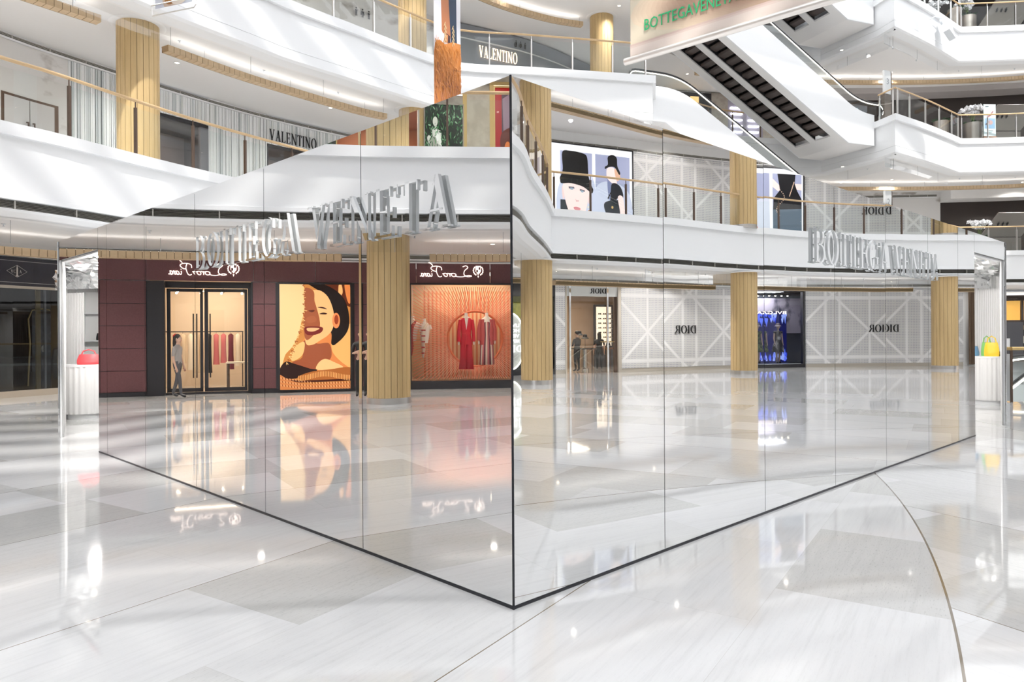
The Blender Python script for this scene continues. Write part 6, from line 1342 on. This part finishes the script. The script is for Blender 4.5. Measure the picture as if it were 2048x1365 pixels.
def kiosk(z, lb):
    t = thing('slanted_sign_wall', lb, 'sign', (26.3, 38.6, z), 0); K_ = pm('taupe_panel', (.22, .2, .18), .5)
    MB().prism([(-1.1, 0), (1.1, 0), (1.1, 1.0), (-1.1, 1.0)], -.03, .1, K_).build('lower_panel', t); mb = MB(); mb.add([(-1.1, -.03, 1.05), (1.1, -.03, 1.05), (1.6, -.8, 2.2), (-.6, -.8, 2.2), (-1.1, .05, 1.05), (1.1, .05, 1.05), (1.6, -.72, 2.24), (-.6, -.72, 2.24)], [(0, 1, 2, 3), (4, 7, 6, 5), (0, 3, 7, 4), (1, 5, 6, 2), (3, 2, 6, 7), (0, 4, 5, 1)], K_); mb.build('slanted_panel', t)
    T = Matrix.Translation((-.45, -.44, 1.62)) @ Matrix.Rotation(R(34), 4, 'X')
    for i in range(3):
        x = i * .24; mb = MB(); mb.ball((x, -.03, .17), (.03, .01, .03), BLK, 8, T); mb.prism([(x - .05, .13), (x + .05, .13), (x + .03, -.02), (x - .03, -.02)], -.05, -.02, BLK, T); mb.build('pictogram', t)
    return t
kiosk(Z3, 'slanted taupe sign wall with three pictograms at the right edge of the third level'); kiosk(Z4, 'slanted taupe sign wall with three pictograms at the right edge of the fourth level'); kiosk(Z2, 'slanted taupe sign wall at the right edge of the second level')
t = thing('poster_stand', 'pale blue free-standing poster board right of the orchids, third level', 'poster stand', (24.65, 36.95, Z3), R(4))
MB().box(-.32, -.03, .3, .32, .03, 1.95, pm('pale_blue_board', (.70, .80, .82), .4)).build('board', t); MB().box(-.34, -.05, 0, .34, .05, .3, pm('copper_base', (.45, .26, .18), .4)).build('base', t)
mb = MB(); art(mb, [((.80, .82, .86), [(.06, .12), (.94, .12), (.94, .42), (.06, .42)]), ((.55, .68, .80), [(.06, .44), (.94, .44), (.94, .76), (.06, .76)]), ((.62, .45, .45), [(.2, .4), (.5, .32), (.75, .2), (.8, .22), (.6, .36), (.3, .42)]), ((.75, .62, .62), ell(.55, .57, .2, .07)), ((.35, .3, .35), [(.12, .62), (.4, .52), (.45, .56), (.15, .66)]), ((.35, .4, .42), [(.12, .06), (.4, .06), (.4, .085), (.12, .085)]), ((.45, .5, .52), [(.25, .82), (.75, .82), (.75, .835), (.25, .835)]), ((.45, .5, .52), [(.35, .87), (.65, .87), (.65, .88), (.35, .88)])], .64, 1.65, Matrix.Translation((-.32, -.031, .3)), False); mb.build('print', t)
def totem(num, z, lb):
    t = thing('floor_number_totem', lb, 'sign', (17.85, 34.1, z), R(28)); MB().box(-.25, -.09, 0, .25, .09, 2.9, pm('taupe_totem', (.13, .105, .09), .4)).build('pillar', t); MB().box(-.26, -.1, 2.9, .24, -.0, 4.0, PALE).build('pale_head', t); MB().box(.2, -.1, 2.9, .28, .1, 4.0, pm('taupe_totem', (.13, .105, .09), .4)).build('pillar_top', t)
    plain_text(num, Matrix.Translation((-.1, -.101, 3.35)), .3, pm('grey_numeral', (.25, .28, .3), .5), .004).build('numeral', t); return t
totem('3', Z3 - 1.35, 'taupe totem with a pale head marked 3 beside the escalator foot'); totem('2', Z2 - 1.35, 'taupe totem with a pale head marked 2 rising behind the pavilion edge')
for lv, z in ((3, Z3), (4, Z4)):
    t = thing('escalator_control_box', 'glass sided escalator end box with pictogram stickers, %s level' % ('third' if lv == 3 else 'fourth'), 'control box', (EO.x + ED.x * 6.9 + EN.x * .45, EO.y + ED.y * 6.9 + EN.y * .45, z + .3), EA)
    MB().box(-.9, -.02, .0, .55, .05, .62, DGREY).build('dark_panel', t)
    for i in range(6): MB().box(-.75 + (i % 3) * .16, -.03, .15 + (i // 3) * .2, -.64 + (i % 3) * .16, -.02, .27 + (i // 3) * .2, WHITE).build('sticker', t)
    MB().tube([(-.1, -.03, .32), (-.1, -.02, .32)], .13, pm('pale_blue_sticker', (.45, .6, .68), .4), 20).build('round_sticker', t)
# floodlight on the fourth level fascia
t = thing('wall_floodlight', 'white wall mounted floodlight on the curved fascia of the fourth level', 'floodlight', (20.6, 34.5, 16.1), R(35)); LG = pm('light_grey_housing', (.62, .65, .68), .4)
MB().tube([(-.7, .1, .35), (-.6, -.1, .45), (.1, -.15, .5)], .025, LG, 6).build('arm', t); MB().tube([(.0, -.15, .48), (.35, -.25, .35)], [.14, .12], LG, 14).build('joint', t, True)
mb = MB(); mb.box(-.35, -.14, -.55, .35, .14, .3, LG, Matrix.Translation((.1, -.35, 0)) @ Matrix.Rotation(R(25), 4, 'Y') @ Matrix.Rotation(R(-20), 4, 'X')); mb.build('housing', t); MB().tube([(-.2, -.2, .25), (-.2, -.3, .25)], .12, LG, 14).build('lamp_ring', t)
# ------------------------------------------------------------------ hanging banners
def banner(name, label, P0, P1, z0, z1, shapes, back, rod=True, mirrored=False, nm='BOTTEGAVENETA.COM', txt=None, ext=.15):
    P0, P1 = Vector(P0), Vector(P1); t_ = (P1 - P0); W = t_.length; t_.normalize(); n = Vector((-t_.y, t_.x)); O = (*P0, z0); t = thing(name, label, 'banner', O)
    T = Matrix(((t_.x, n.x, 0, 0), (t_.y, n.y, 0, 0), (0, 0, 1, 0), (0, 0, 0, 1))); H = z1 - z0; mb = MB(); nx = 24
    v = []
    for i in range(nx + 1):
        x = W * i / nx
        for z in (0, H): v.append((x, .02 * math.sin(i * .5), z))
    mb.box(0, 0, 0, W, .004, H, back, T); art(mb, shapes, W, H, T, mirrored, 0, step=.0006); mb.build('printed_cloth', t)
    if rod: MB().tube([(-ext, .0, -.04), (W + ext, .0, -.04)], .085, pm('satin_rod', (.72, .68, .64), .3, .6), 16, T).build('bottom_rod', t, True)
    if txt: plain_text(txt[0], T @ Matrix.Translation((txt[1], -.026, txt[2])), txt[3], pm('green_print', (.02, .42, .16), .5), width=txt[4]).build('lettering', t)
    for x in (.1, W - .1): MB().tube([(x, 0, H), (x, 0, H + 5)], .006, MIDG, 5, T).build('suspension_wire', t)
    return t
SKB = noisy('blurred_skin_print', (.55, .36, .26), (.30, .15, .10), (.32, .32, .35), .6, 2, .35, .65)
bg_ = [((.84, .79, .70), [(0, 0), (1, 0), (1, 1), (0, 1)])]
for k in range(22):
    f = k / 21; bg_.append(((.86 - .40 * f, .78 - .50 * f, .68 - .46 * f), ell(.62, .895, .62 * (1 - f * .7), .095 * (1 - f * .7), 30)))
bg_.append(((.70, .42, .30), [(.2, 0), (1, 0), (1, .80), (.2, .78)]))
for k in range(3): f = k / 2; bg_.append(((.80 + .06 * f, .70 + .1 * f, .66 + .1 * f), [(0, .966 + f * .009), (1, .966 + f * .009), (1, 1), (0, 1)]))
banner('hanging_banner', 'huge skin-toned banner with green web address hanging over the escalators', (2.85, 17.0), (7.75, 12.6), 8.1, 17.5, bg_, OFFW, txt=('BOTTEGAVENETA.COM', .4, .55, .27, 2.95))
fur = [((.88, .89, .92), [(0, 0), (1, 0), (1, 1), (0, 1)]), ((.72, .45, .30), [(.26, 0), (.5, 0), (.62, .36), (.55, .42), (.42, .42), (.3, .4), (.28, .2)], 1), ((.10, .20, .30), [(.5, -.05), (.8, -.05), (.85, .4), (.88, .52), (.7, .5), (.62, .42)], 1), ((.25, .16, .18), [(.46, .40), (.6, .42), (.62, .56), (.5, .56)]),
       ((.78, .50, .30), [(.4, .42), (.52, .42), (.5, .56), (.36, .56)])]
fur = [(c_, [(x, y * .5) for x, y in p], *r_) for c_, p, *r_ in fur]; fur[0] = ((.88, .89, .92), [(0, 0), (1, 0), (1, 1), (0, 1)])
fur += [((.80, .50, .24), [(.04, .32), (.2, .28), (.4, .30), (.7, .25), (1.0, .24), (1.0, .92), (.6, .93), (.5, .96), (.0, .965), (.0, .4)], 0), ((.15, .17, .28), [(.25, .965), (.55, .94), (.98, .92), (.98, 1.02), (.2, 1.04)], 0), ((.30, .12, .03), [(.7, .485), (1, .47), (1, .48), (.8, .495)], 0)]
rf = random.Random(9)
for k in range(900):
    x, y = rf.random(), .30 + rf.random() * .62; a = rf.random() * 6.28; r_ = rf.uniform(.015, .05); q = (y - .3) / .65; base_ = (.80, .50 + .03 * q, .22 + .18 * q); j = rf.uniform(-.07, .07)
    if rf.random() < .12 and q > .3: base_ = (.55, .32, .22)
    fur.append((tuple(min(1, max(0, b + j)) for b in base_), ell(x, y, r_ * 1.3, r_ * .16, 5, a * .35)))
for k in range(9):
    for x in (.38, .68): fur.append(((.85, .74, .55), ell(x + (k % 2) * .04, .13 + k * .018, .04, .008, 8, .6 * (k % 2 * 2 - 1))))
bt = banner('hanging_banner', 'narrow banner picturing an orange shearling bag on a gold chain', (-1.66, 15.6), (-1.13, 16.3), 6.2, 9.6, [fur[0]] + [(f_[0], [(x, -.15 if y <= .001 else (y * 2.6 + .8) / 3.4) for x, y in f_[1]], *f_[2:]) for f_ in fur[1:3]] + [(f_[0], [(x, -.15 if y <= .001 else (y * 2.6 + .8) / 3.4) for x, y in f_[1]], *f_[2:]) for f_ in fur[3:]], OFFW, rod=False)
t = thing('hanging_banner', 'small banner end with a clear bracket hanging at the upper left', 'banner', (-6.95, 13.9, 7.8), R(-20))
MB().box(.1, 0, .12, 1.0, .006, 6, pm('blue_white_print', (.6, .62, .7), .5)).build('printed_cloth', t); mb = MB(); art(mb, [((.80, .70, .62), ell(.5, .97, .3, .05)), ((.62, .4, .2), ell(.42, .975, .16, .02)), ((.9, .85, .8), ell(.65, .985, .2, .015))], .9, 5.88, Matrix.Translation((.1, 0, .12)), False, -.001); mb.build('print', t)
MB().tube([(0, 0, .18), (.03, 0, .0), (1.05, 0, .0), (1.1, 0, .05), (1.1, 0, .2), (0, 0, .2), (0, 0, .1)], .012, SILV, 6).build('bracket', t)
# ------------------------------------------------------------------ ceiling fittings
dl = thing('recessed_downlight', 'small round recessed downlight in the gallery ceiling', 'downlight', (0, 0, 0)); MB().lathe([(.075, 0), (.09, -.006), (.075, -.012), (.06, -.004)], WHITE, 16).build('trim_ring', dl, True); MB().lathe([(.058, -.004), (0, -.004)], WARM, 16).build('lamp', dl)
sp_ = thing('sprinkler_head', 'small white sprinkler head on the gallery ceiling', 'sprinkler', (0, 0, 0)); MB().lathe([(.045, 0), (.04, -.012), (.012, -.015), (.01, -.05), (.03, -.055), (.03, -.06), (0, -.06)], LG, 12).build('head', sp_, True)
fd = fs_ = True
def place(src, first, loc, label, group):
    if first: src.location = loc; src['label'] = label; src['group'] = group; return src
    return dup(src, loc, None, label, group)
nmz = {2: 'ground floor', 3: 'second level', 4: 'third level', 5: 'fourth level'}
for lv in (2, 3, 4):
    c = cE2 if lv == 2 else cE3; zc = LEVEL[lv] - 1.742; g1 = 'downlights in the %s ceiling' % nmz[lv]; g2 = 'sprinkler heads in the %s ceiling' % nmz[lv]; s = 12.0; k = 0
    while s < c.L - 6:
        p = c.pos(s, 1.35, zc); place(sp_, fs_, tuple(p), 'white sprinkler head near the edge of the %s ceiling' % nmz[lv], g2); fs_ = False
        if k % 2 == 0:
            p = c.pos(s + .8, 2.9, zc); ld = bpy.data.lights.new('downlight_beam', 'SPOT'); ld.energy = 640 if lv == 2 else 430; ld.spot_size = R(150); ld.spot_blend = .8; ld.shadow_soft_size = .08; ld.color = (1, .96, .91); lo = bpy.data.objects.new('downlight_beam', ld); lo.location = (p.x, p.y, p.z - .03); COL.objects.link(lo)
            place(dl, fd, tuple(p), 'round lit downlight set in the %s ceiling' % nmz[lv], g1); fd = False
        s += 2.6; k += 1
